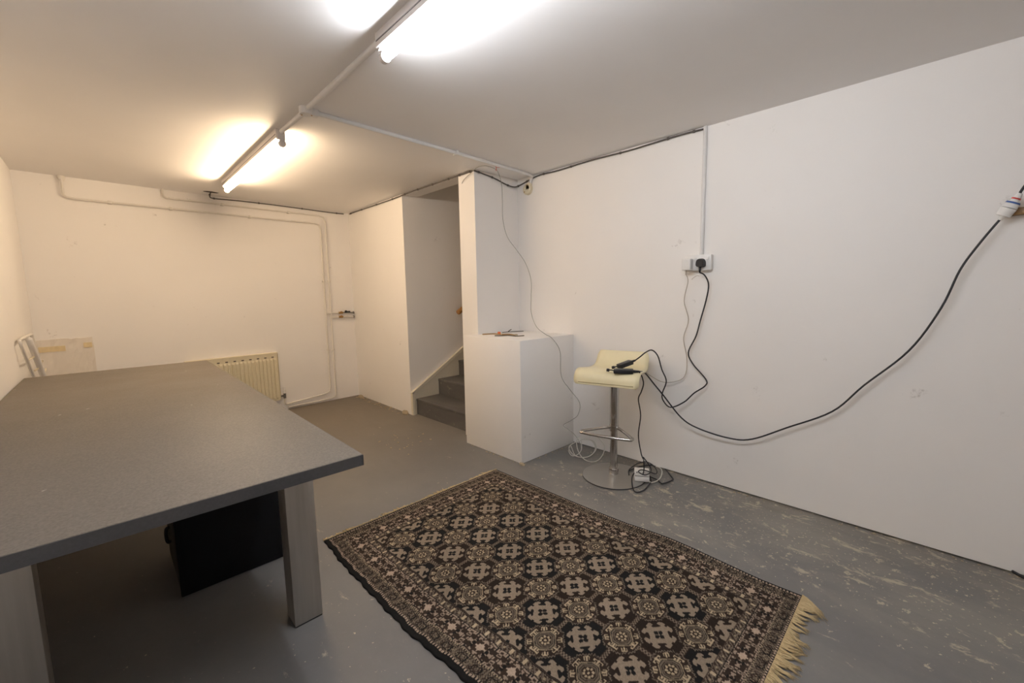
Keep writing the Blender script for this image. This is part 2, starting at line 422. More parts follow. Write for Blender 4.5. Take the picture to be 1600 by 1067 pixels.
# ------------------------------------------------------------------ table
TS = 0.703; TX, TY, TA, TW, TL = 0.7646*TS, 1.7267*TS, 1.5589, 1.3408*TS, 3.9731*TS
TZ = ZC-(ZC-0.5471)*TS; TT = 0.034
tbl = thing('table', (TX-TW/2, TY+TL/2, 0), 'long dark grey stone-topped table on square brushed steel legs', 'table')
rz = Matrix.Rotation(TA-math.pi/2, 3, 'Z')
bm = B(); box(bm, TX-TW, TX, TY, TY+TL, TZ-TT, TZ, 0.0025, 2, rz, (TX, TY, TZ))
top_o = obj('tabletop', bm, 'stone_top', tbl, smooth='auto')
bm = B(); ee = 0.0012  # added strip, keeps the edge darker than the sheen-lit top
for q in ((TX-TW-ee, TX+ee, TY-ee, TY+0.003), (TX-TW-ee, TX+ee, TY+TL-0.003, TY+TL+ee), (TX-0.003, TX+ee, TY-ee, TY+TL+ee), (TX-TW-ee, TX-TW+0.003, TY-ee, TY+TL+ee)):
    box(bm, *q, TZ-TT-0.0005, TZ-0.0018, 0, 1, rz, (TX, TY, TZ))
obj('sheenless_edge', bm, 'stone_no_sheen', top_o, label='added edge strip, painted dark for lack of the top sheen')
for x0, y0 in ((0.4182, 1.6117), (-0.284, 1.6117), (0.4182, 3.50), (-0.284, 3.50)):
    bm = B(); box(bm, x0, x0+0.0993, y0, y0+0.0886, 0.006, TZ-TT, 0.002, 2)
    lg = obj('leg', bm, 'brushed_steel', tbl, smooth='auto')
    bm = B(); box(bm, x0+0.002, x0+0.0973, y0+0.002, y0+0.0866, 0.0, 0.006)
    obj('foot_pad', bm, 'leg_cap', lg)

# black cabinet under the table
cb = thing('cabinet', (0.345, 2.35, 0), 'black boxy cabinet on the floor under the table', 'cabinet')
bm = B(); box(bm, 0.143, 0.555, 2.139, 2.56, 0.0, 0.62, 0.004); obj('body', bm, 'cabinet_warm_lit', cb, smooth='auto')
bm = B(); box(bm, 0.139, 0.559, 2.121, 2.138, 0.004, 0.624, 0.003); obj('front_panel', bm, 'cabinet_black', cb, smooth='auto')
bm = B(); box(bm, 0.140, 0.558, 2.125, 2.565, 0.625, 0.640, 0.003); obj('top_panel', bm, 'cabinet_black', cb, smooth='auto')
bm = B(); tube(bm, [(0.146, 2.42, 0.19), (0.132, 2.42, 0.187), (0.128, 2.42, 0.155), (0.132, 2.42, 0.123), (0.146, 2.42, 0.12)], 0.007, 10)
obj('side_handle', bm, 'black_plastic', cb, True)

# ------------------------------------------------------------------ rug
RA = -1.5582; RU = Vector((math.cos(RA), math.sin(RA), 0)); RV = Vector((RU.y, -RU.x, 0)); RF = Vector((1.8888, 2.1244, 0))
RL, RW = 1.807, 1.18
K = 0.003
nu, nv = int(round(RL/K))+1, int(round(RW/K))+1
U, V = np.meshgrid((np.arange(nu)+0.5)*RL/nu, (np.arange(nv)+0.5)*RW/nv, indexing='ij')
BLACK = np.array((0.010, 0.0095, 0.0095)); BROWN = np.array((0.036, 0.024, 0.018)); TAN = np.array((0.225, 0.178, 0.132))
CREAM = np.array((0.42, 0.335, 0.225)); PINK = np.array((0.41, 0.315, 0.24)); GREY = np.array((0.13, 0.105, 0.08))
Cc = np.zeros(U.shape+(3,)); Cc[:] = BLACK
def put(mask, c): Cc[mask] = c
def hsh(i, j, s=0):
    h = (i.astype(np.int64)*73856093) ^ (j.astype(np.int64)*19349663) ^ (s*83492791)
    h = (h ^ (h >> 13))*1274126177
    return ((h ^ (h >> 16)) & 1023)/1023.0
rnd = rng.random(U.shape)
Wp = RW-0.012                                       # pattern width; the left selvage is a wide black band
Vq = np.clip(V, 0, None)
e_s = np.minimum(Vq, Wp-Vq); e_e = np.minimum(U, (RL-U)*1.27); e = np.minimum(e_s, e_e)
along = np.where(e_s < e_e, U, Vq)
# field of octagons
a = ((U-0.185+0.0925) % 0.185)-0.0925; b_ = ((Vq-0.19+0.1) % 0.2)-0.1
x = np.abs(a); y = np.abs(b_)*0.925
mxx, mnn = np.maximum(x, y), np.minimum(x, y)
fld = e > 0.187
cellv = 1+0.25*(hsh(np.floor((U-0.0925)/0.185), np.floor((Vq-0.09)/0.2), 3)-0.5)
put(fld, BLACK); brn = fld & (hsh(np.floor((U-0.0925)/0.185), np.floor((Vq-0.09)/0.2), 1) > 0.55); put(brn, BROWN*0.55)
gul = (mxx < 0.0345) & (mxx+mnn < 0.0480)                                   # body
gul |= (mnn < 0.0155) & (mxx < 0.042)                                     # four arms
gul |= (mxx > 0.0395) & (mxx < 0.0545) & (mnn < 0.0285) & (mxx+0.75*mnn < 0.0705)   # cross-bars
gul |= (mnn > 0.0225) & (mnn < 0.0285) & (mxx > 0.0375) & (mxx < 0.0420)  # tips hooking back
gul &= ~((mxx > 0.0475) & (mnn < 0.0042))
put(fld & gul, TAN)
petal = ((mxx-0.0115)/0.0085)**2+(mnn/0.0075)**2 < 1
put(fld & petal, BLACK)
xl, yl = 0.0925-x, 0.0925-y
ml, nl = np.maximum(xl, yl), np.minimum(xl, yl)
stripe = (nl < 0.0095)
put(fld & stripe, BROWN); put(fld & stripe & (((np.floor(ml/0.006)) % 2 == 0) ^ (nl > 0.004)) & (nl < 0.0075), TAN*0.8)
ro = np.maximum(ml, (xl+yl)*0.715)
zz = np.abs(((xl-yl)/0.014) % 1-0.5)*0.012
lac = ro < 0.0655+zz
put(fld & lac, BROWN*0.75); put(fld & (ro < 0.0640+zz) & (ro > 0.0605+zz), GREY*1.1)
hook = ((nl < 0.0035) & (ml > 0.036) & (ml < 0.058)) | ((ml > 0.0525) & (ml < 0.0565) & (nl < 0.0175)) | ((nl > 0.0135) & (nl < 0.0175) & (ml > 0.047) & (ml < 0.0565))
hook |= (nl > 0.0065) & (nl < 0.0100) & (ml > 0.041) & (ml < 0.0485)
hook |= (np.abs(xl-yl) < 0.0040) & (xl+yl > 0.060) & (xl+yl < 0.082)
hook |= (np.abs(np.abs(xl-yl)-0.0125) < 0.0022) & (xl+yl > 0.064) & (xl+yl < 0.080)
hook |= (np.abs(xl-yl) < 0.0140) & (np.abs(xl+yl-0.0815) < 0.0025)
put(fld & hook & lac, CREAM*0.9)
dia = np.maximum(ml*1.05, (xl+yl)*0.80)
put(fld & (dia < 0.0430), CREAM*0.62); put(fld & (dia < 0.0395), BLACK); put(fld & (dia < 0.0365), TAN*0.62); put(fld & (dia < 0.0315), BROWN*0.8); put(fld & (dia < 0.0285), TAN*0.50); put(fld & (dia < 0.0240), BROWN*0.8)
for cx, cyy in [(0, 0), (0.0150, 0), (0, 0.0150), (0.0106, 0.0106)]:
    dd = np.hypot(xl-cx, yl-cyy)
    put(fld & (dd < 0.0045), CREAM*0.85)
# borders, from the edge inwards
def band(lo, hi): return (e >= lo) & (e < hi)
put(e < 0.012, BLACK)
m_ = band(0.012, 0.020); put(m_, BLACK); put(m_ & ((along % 0.0125) < 0.0072), PINK*0.85)
m_ = band(0.020, 0.063); put(m_, BROWN)
ds, de = np.abs(((along) % 0.072)-0.036), np.abs(e-0.0415)
wv = (np.floor(ds/0.006)+np.floor(de/0.006)) % 2 == 0
put(m_ & wv & (rnd > 0.30), GREY*0.95); put(m_ & (rnd > 0.93), CREAM*0.6); put(m_ & (ds > 0.0330), TAN*0.6); put(m_ & (np.abs(np.maximum(ds*0.7, de)-0.012) < 0.0016), BLACK)
m_ = band(0.063, 0.070); put(m_, BLACK); put(m_ & ((along % 0.010) < 0.0052), CREAM*0.7)
m_ = band(0.070, 0.149); put(m_, BROWN)
sa = ((along+0.0395) % 0.1465)-0.07325; sb = e-0.1085
ds, de = np.abs(sa), np.abs(sb)
hh = hsh(np.floor(ds/0.0052), np.floor(de/0.0052), 21)
put(m_ & (hh > 0.66), PINK*0.66); put(m_ & (hh < 0.22), BLACK)
cr = ((np.abs(ds-de*0.9-0.030) < 0.006) & (de > 0.008)); put(m_ & cr & (hh > 0.25), PINK*0.7)
leaf = ((np.abs(ds-0.052) < 0.013) & (np.abs(de-0.018) < 0.009)); put(m_ & leaf, BROWN*0.8)
st_ = np.maximum(ds, de) < 0.0120; st_ |= (ds+de) < 0.0185; st_ |= (np.minimum(ds, de) < 0.0025) & (np.maximum(ds, de) < 0.022)
put(m_ & (np.maximum(ds, de) < 0.024) & ~st_, BROWN); put(m_ & st_, PINK*0.95)
m_ = band(0.149, 0.153); put(m_, BLACK)
m_ = band(0.153, 0.181); put(m_, BROWN)
sg = (along+e*0.8) % 0.018 < 0.006; put(m_ & sg, GREY); put(m_ & (rnd > 0.84), TAN*0.7)
ds = np.abs(((along+0.02) % 0.060)-0.030); put(m_ & (ds < 0.0055) & (np.abs(e-0.167) < 0.0105), CREAM*0.95)
put(m_ & (np.abs(ds-0.030) < 0.005) & (np.abs(e-0.167) < 0.004), CREAM*0.6)
m_ = band(0.181, 0.188); put(m_, BLACK); put(band(0.1835, 0.186), BROWN*1.5)
Cc *= (0.82+0.36*rnd)[..., None]
lowf = 1+0.10*np.sin(U*9.0+1.3*np.sin(V*5))*np.sin(V*7.7+0.6)
Cc *= lowf[..., None]
# the cloth: knots, gentle ripples, an edge that wanders
ledge = np.interp(U[:, 0], [0, 0.247, 0.468, 0.73, 0.842, 0.972, 1.124, 1.5, 1.807], [1.181, 1.197, 1.197, 1.199, 1.198, 1.185, 1.175, 1.172, 1.170])
redge = np.interp(U[:, 0], [0, 0.41, 0.71, 1.02, 1.13, 1.247, 1.36, 1.467, 1.657, 1.807], [-0.004, -0.003, 0.0, -0.004, -0.014, -0.022, -0.020, -0.014, 0.0, -0.006])
ledge = ledge+0.0025*np.sin(U[:, 0]*41)+0.002*np.sin(U[:, 0]*97+1)
Vp = redge[:, None]+(ledge-redge)[:, None]*(V/RW)
Zt = 0.0072+0.0007*rng.random(U.shape)+0.0016*(0.5+0.5*np.sin(U*5.3+V*3.1))*(0.5+0.5*np.sin(V*6.1-U*2.2))
Zt += 0.006*np.exp(-((U-1.22)/0.22)**2-(V/0.10)**2)          # a ripple lifting the edge towards the right wall
sun = np.minimum(np.arange(nu)[:, None], nu-1-np.arange(nu)[:, None]); svn = np.minimum(np.arange(nv)[None, :], nv-1-np.arange(nv)[None, :])
Zt -= 0.0025*(np.minimum(sun, svn) == 0)
root_r = thing('rug', (RF+RU*RL/2+RV*RW/2)[:], 'black and tan patterned wool rug with octagon medallions and fringed ends', 'rug')
PX = RF.x+RU.x*U+RV.x*Vp-root_r.location.x; PY = RF.y+RU.y*U+RV.y*Vp-root_r.location.y
top_v = np.stack([PX, PY, Zt], -1).reshape(-1, 3)
idx = np.arange(nu*nv).reshape(nu, nv)
quads = np.stack([idx[:-1, :-1], idx[1:, :-1], idx[1:, 1:], idx[:-1, 1:]], -1).reshape(-1, 4)
loop_i = np.concatenate([idx[0, :], idx[1:, -1], idx[-1, -2::-1], idx[-2:0:-1, 0]])
bot_v = top_v[loop_i].copy(); bot_v[:, 2] = 0.0005
nb = len(loop_i); bi = np.arange(nb)+nu*nv
side = np.stack([loop_i, np.roll(loop_i, -1), np.roll(bi, -1), bi], -1)
verts = np.concatenate([top_v, bot_v]); faces = np.concatenate([quads, side])
me = bpy.data.meshes.new('pile')
me.vertices.add(len(verts)); me.vertices.foreach_set('co', verts.astype(np.float32).ravel())
me.loops.add(faces.size); me.loops.foreach_set('vertex_index', faces.astype(np.int32).ravel())
me.polygons.add(len(faces)); me.polygons.foreach_set('loop_start', (np.arange(len(faces))*4).astype(np.int32))
me.polygons.foreach_set('loop_total', np.full(len(faces), 4, np.int32))
me.update(calc_edges=True); me.validate()
ca = me.color_attributes.new('weave', 'FLOAT_COLOR', 'POINT')
cc4 = np.ones((len(verts), 4), np.float32); cc4[:nu*nv, :3] = np.clip(Cc.reshape(-1, 3), 0, 1); cc4[nu*nv:, :3] = BLACK
ca.data.foreach_set('color', cc4.ravel())
me.materials.append(MATS['rug_wool'])
pile = bpy.data.objects.new('pile', me); COL.objects.link(pile); pile.parent = root_r
# wind the faces upwards
if me.polygons[0].normal.z < 0: me.flip_normals()
def fringe(sgn, u0, length, n, wild):
    """knotted tassels, each a bundle of strands drawn together and bent its own way"""
    bm = B(); ei = 0 if sgn < 0 else -1
    nt = int(RW/0.011)
    for ti in range(nt):
        vc = RW*(ti+0.5)/nt
        vc = redge[ei]+(vc/RW)*(ledge[ei]-redge[ei])
        tl = length*random.uniform(0.55, 1.12)*(0.85+0.2*math.sin(vc*19+sgn))
        tsk = wild*(0.30*math.sin(vc*27+sgn)+random.uniform(-0.45, 0.45))
        for k_ in range(max(3, n//nt)):
            o = random.uniform(-0.5, 0.5)
            v0 = vc+o*0.012; ln = tl*random.uniform(0.72, 1.05); sk = tsk+random.uniform(-0.16, 0.16)*wild
            w = random.uniform(0.0011, 0.0020)
            pts = []
            for t in (0, 0.35, 0.7, 1.0):
                uu = u0+sgn*ln*t; vv = vc+(v0-vc)*(1-0.55*t)+sk*ln*t*t
                p = RF+RU*uu+RV*vv; pts.append(Vector((p.x, p.y, 0.0060*(1-t)**1.5+0.0020+0.0045*random.random()*wild*(1-0.4*t))))
            rings = []
            for k, p in enumerate(pts):
                ww = w*(1.0, 1.1, 0.8, 0.25)[k]
                rings.append([bm.verts.new(p+RV*ww), bm.verts.new(p-RV*ww), bm.verts.new(p+Vector((0, 0, ww*1.1)))])
            for A, C in zip(rings, rings[1:]):
                for k in range(3): bm.faces.new((A[k], A[(k+1) % 3], C[(k+1) % 3], C[k]))
            bm.faces.new(rings[0]); bm.faces.new(rings[-1][::-1])
    return obj('fringe', bm, 'fringe_cotton', root_r, True, kind='stuff', label='cream cotton fringe')
ORI[root_r] = Vector(root_r.location)
fringe(-1, 0.004, 0.042, 1100, 0.7)
fringe(1, RL-0.006, 0.088, 1300, 1.0)

# ------------------------------------------------------------------ fluorescent lights and ceiling conduit
def tube_light(x, ya, yb, label, glow, swap):
    t = thing('tube_light', (x, (ya+yb)/2, H-0.12), label, 'light')
    bm = B(); box(bm, x-0.028, x+0.004, ya, yb, H-0.052, H, 0.004, 2); obj('batten', bm, 'batten_white', t, smooth='auto')
    bm = B(); box(bm, x-0.030, x-0.027, ya+0.01, yb-0.01, H-0.034, H-0.030); obj('batten_seam', bm, 'grey_metal', t)
    xt, zt = x+0.004, H-0.078
    for yy, s in ((ya, 1), (yb, -1)):
        bm = B(); box(bm, x-0.022, x+0.022, min(yy-s*0.004, yy+s*0.020), max(yy-s*0.004, yy+s*0.020), H-0.060, H-0.002, 0.004)
        cyl(bm, (xt, yy-s*0.002, zt), (xt, yy+s*0.020, zt), 0.0195, n=20)
        box(bm, xt-0.013, xt+0.013, min(yy, yy+s*0.014), max(yy, yy+s*0.014), zt, H-0.05, 0.002)
        obj('lampholder', bm, 'batten_white', t, smooth='auto')
    bm = B(); cyl(bm, (xt, ya+0.016, zt), (xt, yb-0.016, zt), 0.0165, n=24); obj('tube', bm, glow, t, smooth='auto')
    return t
XC = 0.858
tube_light(XC, 0.04, 1.56, 'bright white fluorescent tube light above the rug end of the room', 'tube_near_glow', 0)
tube_light(XC-0.002, 2.78, 4.28, 'warm white fluorescent tube light nearer the far wall', 'tube_far_glow', 0)
def run(name, pts, r, mat, label, cat, clips=(), clipmat=None, sub=1, group=None, n=10):
    loc = Vector(pts[0])
    t = thing(name, loc, label, cat, group)
    bm = B(); tube(bm, pts, r, n, sub); obj('tube', bm, mat, t, smooth='auto')
    for c in clips:
        bm = B(); c(bm); obj('clip', bm, clipmat or mat, t, smooth='auto')
    return t
zc_ = H-0.013
run('ceiling_conduit', [(XC, 1.56, zc_), (XC+0.004, 2.345, zc_)], 0.0125, 'conduit_white', 'white round conduit on ceiling between junction box and near tube light', 'conduit')
run('ceiling_conduit', [(XC+0.006, 2.43, zc_), (XC, 2.776, zc_)], 0.0125, 'conduit_white', 'short white conduit on ceiling between junction box and far tube light', 'conduit')
jb = thing('junction_box', (XC+0.006, 2.387, H-0.035), 'small white junction box where the ceiling conduits meet', 'junction box')
bm = B(); lathe(bm, (XC+0.006, 2.387), [(0.034, H), (0.034, H-0.030), (0.031, H-0.035), (0.0, H-0.0351)][:3], 24); obj('body', bm, 'conduit_white', jb, smooth='auto')
bm = B(); box(bm, XC+0.02, XC+0.065, 2.368, 2.406, H-0.034, H, 0.004); obj('spout', bm, 'conduit_white', jb, smooth='auto')
for dx, dy in ((0.022, -0.012), (-0.018, 0.016)):
    bm = B(); cyl(bm, (XC+0.006+dx, 2.387+dy, H-0.037), (XC+0.006+dx, 2.387+dy, H-0.034), 0.004, n=10); obj('screw', bm, 'brass', jb)
def saddle(xx, yy):
    def f(bm): box(bm, xx-0.011, xx+0.011, yy-0.021, yy+0.021, H-0.028, H, 0.004)
    return f
YCON = 2.43
run('ceiling_conduit', [(XC+0.06, 2.389, zc_), (1.7, 2.408, zc_), (2.60, YCON+0.02, zc_), (2.672, 2.475, zc_), (2.686, 2.50, zc_-0.012), (2.687, 2.515, H-0.075)], 0.0125, 'conduit_white',
    'white conduit crossing the ceiling from junction box to right wall', 'conduit', [saddle(1.844, 2.412)])
cb2 = thing('outlet_box', (XR-0.02, 2.525, 2.06), 'small yellowed cable outlet box high on right wall at conduit end', 'outlet box')
bm = B(); box(bm, XR-0.034, XR, 2.500, 2.548, 2.088, H-0.055, 0.006); obj('sleeve', bm, 'yellowed_plastic', cb2, smooth='auto')
bm = B(); lathe(bm, (0, 0), [(0.046, 0), (0.044, 0.026), (0.036, 0.034)], 20)
for v in bm.verts: v.co = Vector((XR-v.co.z, 2.542+v.co.x, 2.098+v.co.y))
obj('plate', bm, 'yellowed_plastic', cb2, smooth='auto')
for dy, dz in ((0.018, -0.022), (-0.012, 0.024)):
    bm = B(); cyl(bm, (XR-0.037, 2.542+dy, 2.098+dz), (XR-0.033, 2.542+dy, 2.098+dz), 0.0045, n=8); obj('screw', bm, 'brass', cb2)
bm = B()
for k, dv in enumerate(((0.012, 0.02, -0.035), (-0.01, -0.015, -0.045), (0.03, -0.01, -0.012), (0.0, 0.0, 0.0))):
    q = Vector((2.243, 2.445, H-0.012)); tube(bm, [q+Vector((0, 0.0135, 0.0)), q+Vector((0, 0.0, -0.0145)), q+Vector(dv)], 0.0016, 6, 3)
obj('string_tie', bm, 'string_red', smooth=True, label='tiny red string tied around the ceiling conduit', cat='string')

# old dark cable clipped along the top of the walls
def cable_run(pts, label, nclip, r=0.0055, mat='old_cable'):
    t = thing('wall_cable', Vector(pts[0]), label, 'cable')
    P = smooth_path(pts, 5)
    bm = B(); tube(bm, P, r, 8, 1); obj('sheath', bm, mat, t, True)
    L_ = len(P)
    for k in range(nclip):
        i = int((k+0.5)*L_/nclip); p = P[i]; dd = (P[min(i+1, L_-1)]-P[max(i-1, 0)]).normalized()
        u, v = frame_of(dd)
        bm = B(); cyl(bm, p-dd*0.006, p+dd*0.006, r*1.6, n=8); obj('clip', bm, 'old_cable', t, smooth='auto')
    return t
zt = H-0.012
pts = [(0.842, 4.83, H-0.004), (0.846, 4.90, H-0.02), (0.89, yback(0.89)-0.010, zt-0.012)]
pts += [(xx, yback(xx)-0.010, zt-0.004*math.sin(xx*7)**2) for xx in (1.1, 1.4, 1.7, 2.0, 2.17)]
cable_run(pts, 'dark old cable clipped along the top of the far wall', 5)
ws = lambda yy: XS+(yy-YS)*(XSB-XS)/(YB-YS)
pts = [(ws(yy)-0.010, yy, zt-0.004*math.sin(yy*9)**2) for yy in (5.0, 4.9, 4.6, 4.3, 4.0, YS)]
pts += [(XS-0.008, yy, H-0.009) for yy in (3.6, 3.4, 3.2, 3.0, YC1, 2.75, 2.68)]
cable_run(pts, 'dark old cable along ceiling edge above the stair opening', 10)
pts = [(XS-0.010, YC2-0.010, H-0.010), (2.30, YC2-0.012, H-0.020), (2.42, YC2-0.012, H-0.034), (2.55, YC2-0.012, H-0.062), (2.64, YC2-0.020, H-0.070), (XR-0.012, YC2-0.05, H-0.050), (XR-0.010, 2.53, H-0.030), (XR-0.009, 2.40, H-0.012)]
pts += [(XR-0.009, yy, H-0.010-0.007*math.sin(yy*5)**2) for yy in (2.2, 1.9, 1.6, 1.35, 1.2, 1.093)]
cable_run(pts, 'dark old cable drooping from pillar and running along top of right wall', 10)
bm = B(); blob(bm, (0.842, 4.81, H), 0.05, (1.3, 0.6, 0.05), 2, 0.15)
obj('ceiling_hole', bm, 'hole_dark', label='ragged dark hole in ceiling where old cable enters by far wall', cat='hole')

# ------------------------------------------------------------------ far wall: pipes, valves, radiator, patch
def wall_clip(xx, zz, horiz, off):
    def f(bm):
        yy = yback(xx)
        box(bm, xx-0.012, xx+0.012, yy-off-0.014, yy, zz-0.012, zz+0.012, 0.003)
    return f
def bk(xx, zz, off): return (xx, yback(xx)-off, zz)
r_p = 0.0085; of = 0.026
pa = [bk(-0.113, H, of), bk(-0.113, 2.10, of), bk(-0.113, 2.055, of), bk(-0.095, 2.038, of), bk(-0.05, 2.033, of), bk(1.3, 2.037, of), bk(1.82, 2.040, of), bk(1.866, 2.028, of), bk(1.880, 1.985, of), bk(1.880, 1.9, of), bk(1.876, 0.6, of), bk(1.873, 0.16, of), bk(1.862, 0.118, of), bk(1.82, 0.100, of), bk(1.42, 0.066, of)]
run('heating_pipe', pa, r_p, 'pipe_white', 'white heating pipe, lower and inner of the two running round far wall', 'pipe',
    [wall_clip(0.55, 2.035, 1, of), wall_clip(1.18, 2.036, 1, of), wall_clip(1.879, 1.40, 0, of), wall_clip(1.874, 0.60, 0, of), wall_clip(0.15, 2.034, 1, of)])
pb = [bk(0.505, H, of), bk(0.505, 2.17, of), bk(0.51, 2.138, of), bk(0.53, 2.126, of), bk(0.58, 2.124, of), bk(1.2, 2.127, of), bk(1.87, 2.130, of), bk(1.922, 2.118, of), bk(1.938, 2.075, of), bk(1.939, 1.9, of), bk(1.939, 0.6, of), bk(1.938, 0.08, of), bk(1.925, 0.040, of), bk(1.88, 0.028, of), bk(1.40, 0.026, of)]
run('heating_pipe', pb, r_p, 'pipe_white', 'white heating pipe, upper and outer of the two running round far wall', 'pipe',
    [wall_clip(0.95, 2.126, 1, of), wall_clip(1.55, 2.128, 1, of), wall_clip(1.939, 1.40, 0, of), wall_clip(1.939, 0.60, 0, of)])
bm = B(); blob(bm, (-0.113, yback(-0.113)-0.02, H-0.012), 0.034, (0.7, 0.5, 0.9), 2, 0.08)
obj('pipe_collar', bm, 'pipe_white', smooth=True, label='lumpy white filler around pipe at ceiling by left corner', cat='filler')
def valve(z, xs, label, lever):
    t = thing('shutoff_valve', bk(xs, z-0.02, of), label, 'valve')
    xe_ = 2.222
    bm = B(); tube(bm, [bk(xs, z, of), bk(2.03, z, of)], 0.0085, 10, 1); tube(bm, [bk(2.08, z, of), bk(xe_, z-0.006, of)], 0.0075, 10, 1); obj('branch_pipe', bm, 'pipe_white' if not lever else 'grey_metal', t, smooth='auto')
    if lever:
        bm = B(); tube(bm, [bk(xs, z, of), bk(2.035, z, of)], 0.0088, 10, 1); obj('branch_pipe', bm, 'pipe_white', t, smooth='auto')
    bm = B(); a_, b2 = Vector(bk(2.028, z, of)), Vector(bk(2.078, z, of)); cyl(bm, a_, b2, 0.0135, n=6); cyl(bm, a_.lerp(b2, .5), a_.lerp(b2, .5)+Vector((0, -0.022, 0.012)), 0.009, n=8); obj('body', bm, 'brass', t)
    c = Vector(bk(2.125, z, of))
    bm = B()
    if lever: box(bm, c.x-0.032, c.x+0.034, c.y-0.034, c.y-0.020, c.z+0.004, c.z+0.018, 0.003); cyl(bm, c+Vector((-0.018, -0.03, 0.0)), c+Vector((-0.018, -0.03, 0.026)), 0.011, n=10)
    else: cyl(bm, c+Vector((-0.03, 0, 0)), c+Vector((0.012, 0, 0)), 0.011, n=8)
    obj('lever', bm, 'black_plastic' if lever else 'pipe_white', t, smooth='auto')
    bm = B(); c2 = Vector(bk(2.214, z-0.004, of)); cyl(bm, c2-Vector((0.006, 0, 0)), c2+Vector((0.004, 0, 0)), 0.014, n=12); obj('collar', bm, 'grey_metal', t)
valve(1.033, 1.880, 'upper brass shut-off valve with black lever in far right corner', True)
valve(0.984, 1.939, 'lower brass shut-off valve on white pipe in far right corner', False)

rad = thing('radiator', (0.94, yback(0.94)-0.05, 0.10), 'cream ridged panel radiator on far wall behind the table', 'radiator')
def rad_pt(xx, off): return yback(xx)-off
x0, x1, z0, z1 = 0.532, 1.322, 0.128, 0.632
ribs = 22; wrib = (x1-x0-0.03)/ribs
bm = B(); prof = [(x0, 0.050), (x0+0.003, 0.060), (x0+0.015, 0.062)]
for i in range(ribs):
    c0 = x0+0.015+i*wrib
    prof += [(c0+wrib*0.14, 0.062), (c0+wrib*0.26, 0.072), (c0+wrib*0.74, 0.072), (c0+wrib*0.86, 0.062)]
prof += [(x1-0.015, 0.062), (x1-0.003, 0.060), (x1, 0.050)]
zs = [(z0, 0.0), (z0+0.02, 0.0), (z0+0.035, 1.0), (z1-0.065, 1.0), (z1-0.045, 0.0), (z1, 0.0)]
grid = []
for zz, k in zs:
    grid.append([bm.verts.new((xx, rad_pt(xx, min(o, 0.062)+(max(o-0.062, 0))*k), zz)) for xx, o in prof])
for A, C in zip(grid, grid[1:]):
    for i in range(len(prof)-1): bm.faces.new((A[i], A[i+1], C[i+1], C[i]))
bk_ = [[bm.verts.new((xx, rad_pt(xx, 0.046), zz)) for xx in (x0, x1)] for zz in (z0, z1)]
bm.faces.new((bk_[0][0], bk_[1][0], bk_[1][1], bk_[0][1]))
bm.faces.new([grid[0][i] for i in range(len(prof))]+[bk_[0][1], bk_[0][0]]); bm.faces.new([grid[-1][i] for i in range(len(prof))][::-1]+[bk_[1][0], bk_[1][1]])
bm.faces.new([g[0] for g in grid]+[bk_[1][0], bk_[0][0]]); bm.faces.new([g[-1] for g in grid][::-1]+[bk_[0][1], bk_[1][1]])
obj('panel', bm, 'radiator_cream', rad)
bm = B(); prism(bm, [(x0-0.002, rad_pt(x0, 0.064)), (x1+0.002, rad_pt(x1, 0.064)), (x1+0.002, rad_pt(x1, 0.0)), (x0-0.002, rad_pt(x0, 0.0))], z1, z1+0.012); obj('top_cover', bm, 'radiator_cream', rad)
bm = B(); box(bm, x1, x1+0.004, rad_pt(x1, 0.060), rad_pt(x1, 0.004), z0+0.02, z1, 0.001); obj('side_cover', bm, 'radiator_cream', rad)
bm = B(); box(bm, x0-0.004, x0, rad_pt(x0, 0.060), rad_pt(x0, 0.004), z0+0.02, z1, 0.001); obj('side_cover', bm, 'radiator_cream', rad)
slot_me = None
for i in range(4, ribs, 1):
    if i % 2: continue
    c0 = x0+0.015+(i+1.0)*wrib
    bm = B(); yy = rad_pt(c0, 0.0625); box(bm, c0-0.011, c0+0.011, yy-0.001, yy+0.003, z1-0.038, z1-0.027, 0.0004); obj('slot', bm, 'slot_dark', rad)
for i in (16, 18, 20):
    c0 = x0+0.015+(i+1.0)*wrib
    bm = B(); blob(bm, (c0, rad_pt(c0, 0.062), z0+0.02), 0.011, (1, 0.4, 0.8), 2, 0.02); obj('weld_dimple', bm, 'radiator_cream', rad, True)
xv = 1.368
bm = B(); cyl(bm, bk(1.322, 0.165, 0.04), bk(xv, 0.165, 0.04), 0.009, n=10); cyl(bm, bk(xv, 0.135, 0.04), bk(xv, 0.19, 0.04), 0.013, n=10); obj('valve_body', bm, 'grey_metal', rad, smooth='auto')
bm = B(); cyl(bm, bk(xv, 0.19, 0.04), bk(xv, 0.222, 0.04), 0.016, 0.015, n=14); cyl(bm, bk(xv, 0.226, 0.04), bk(xv, 0.256, 0.04), 0.017, 0.013, n=14); obj('valve_head', bm, 'white_plastic', rad, smooth='auto')
bm = B(); tube(bm, [bk(xv, 0.14, 0.04), bk(xv, 0.085, 0.038), bk(xv+0.015, 0.066, 0.032), bk(1.43, 0.066, of)], 0.0085, 10, 4); obj('valve_tail', bm, 'pipe_white', rad, True)

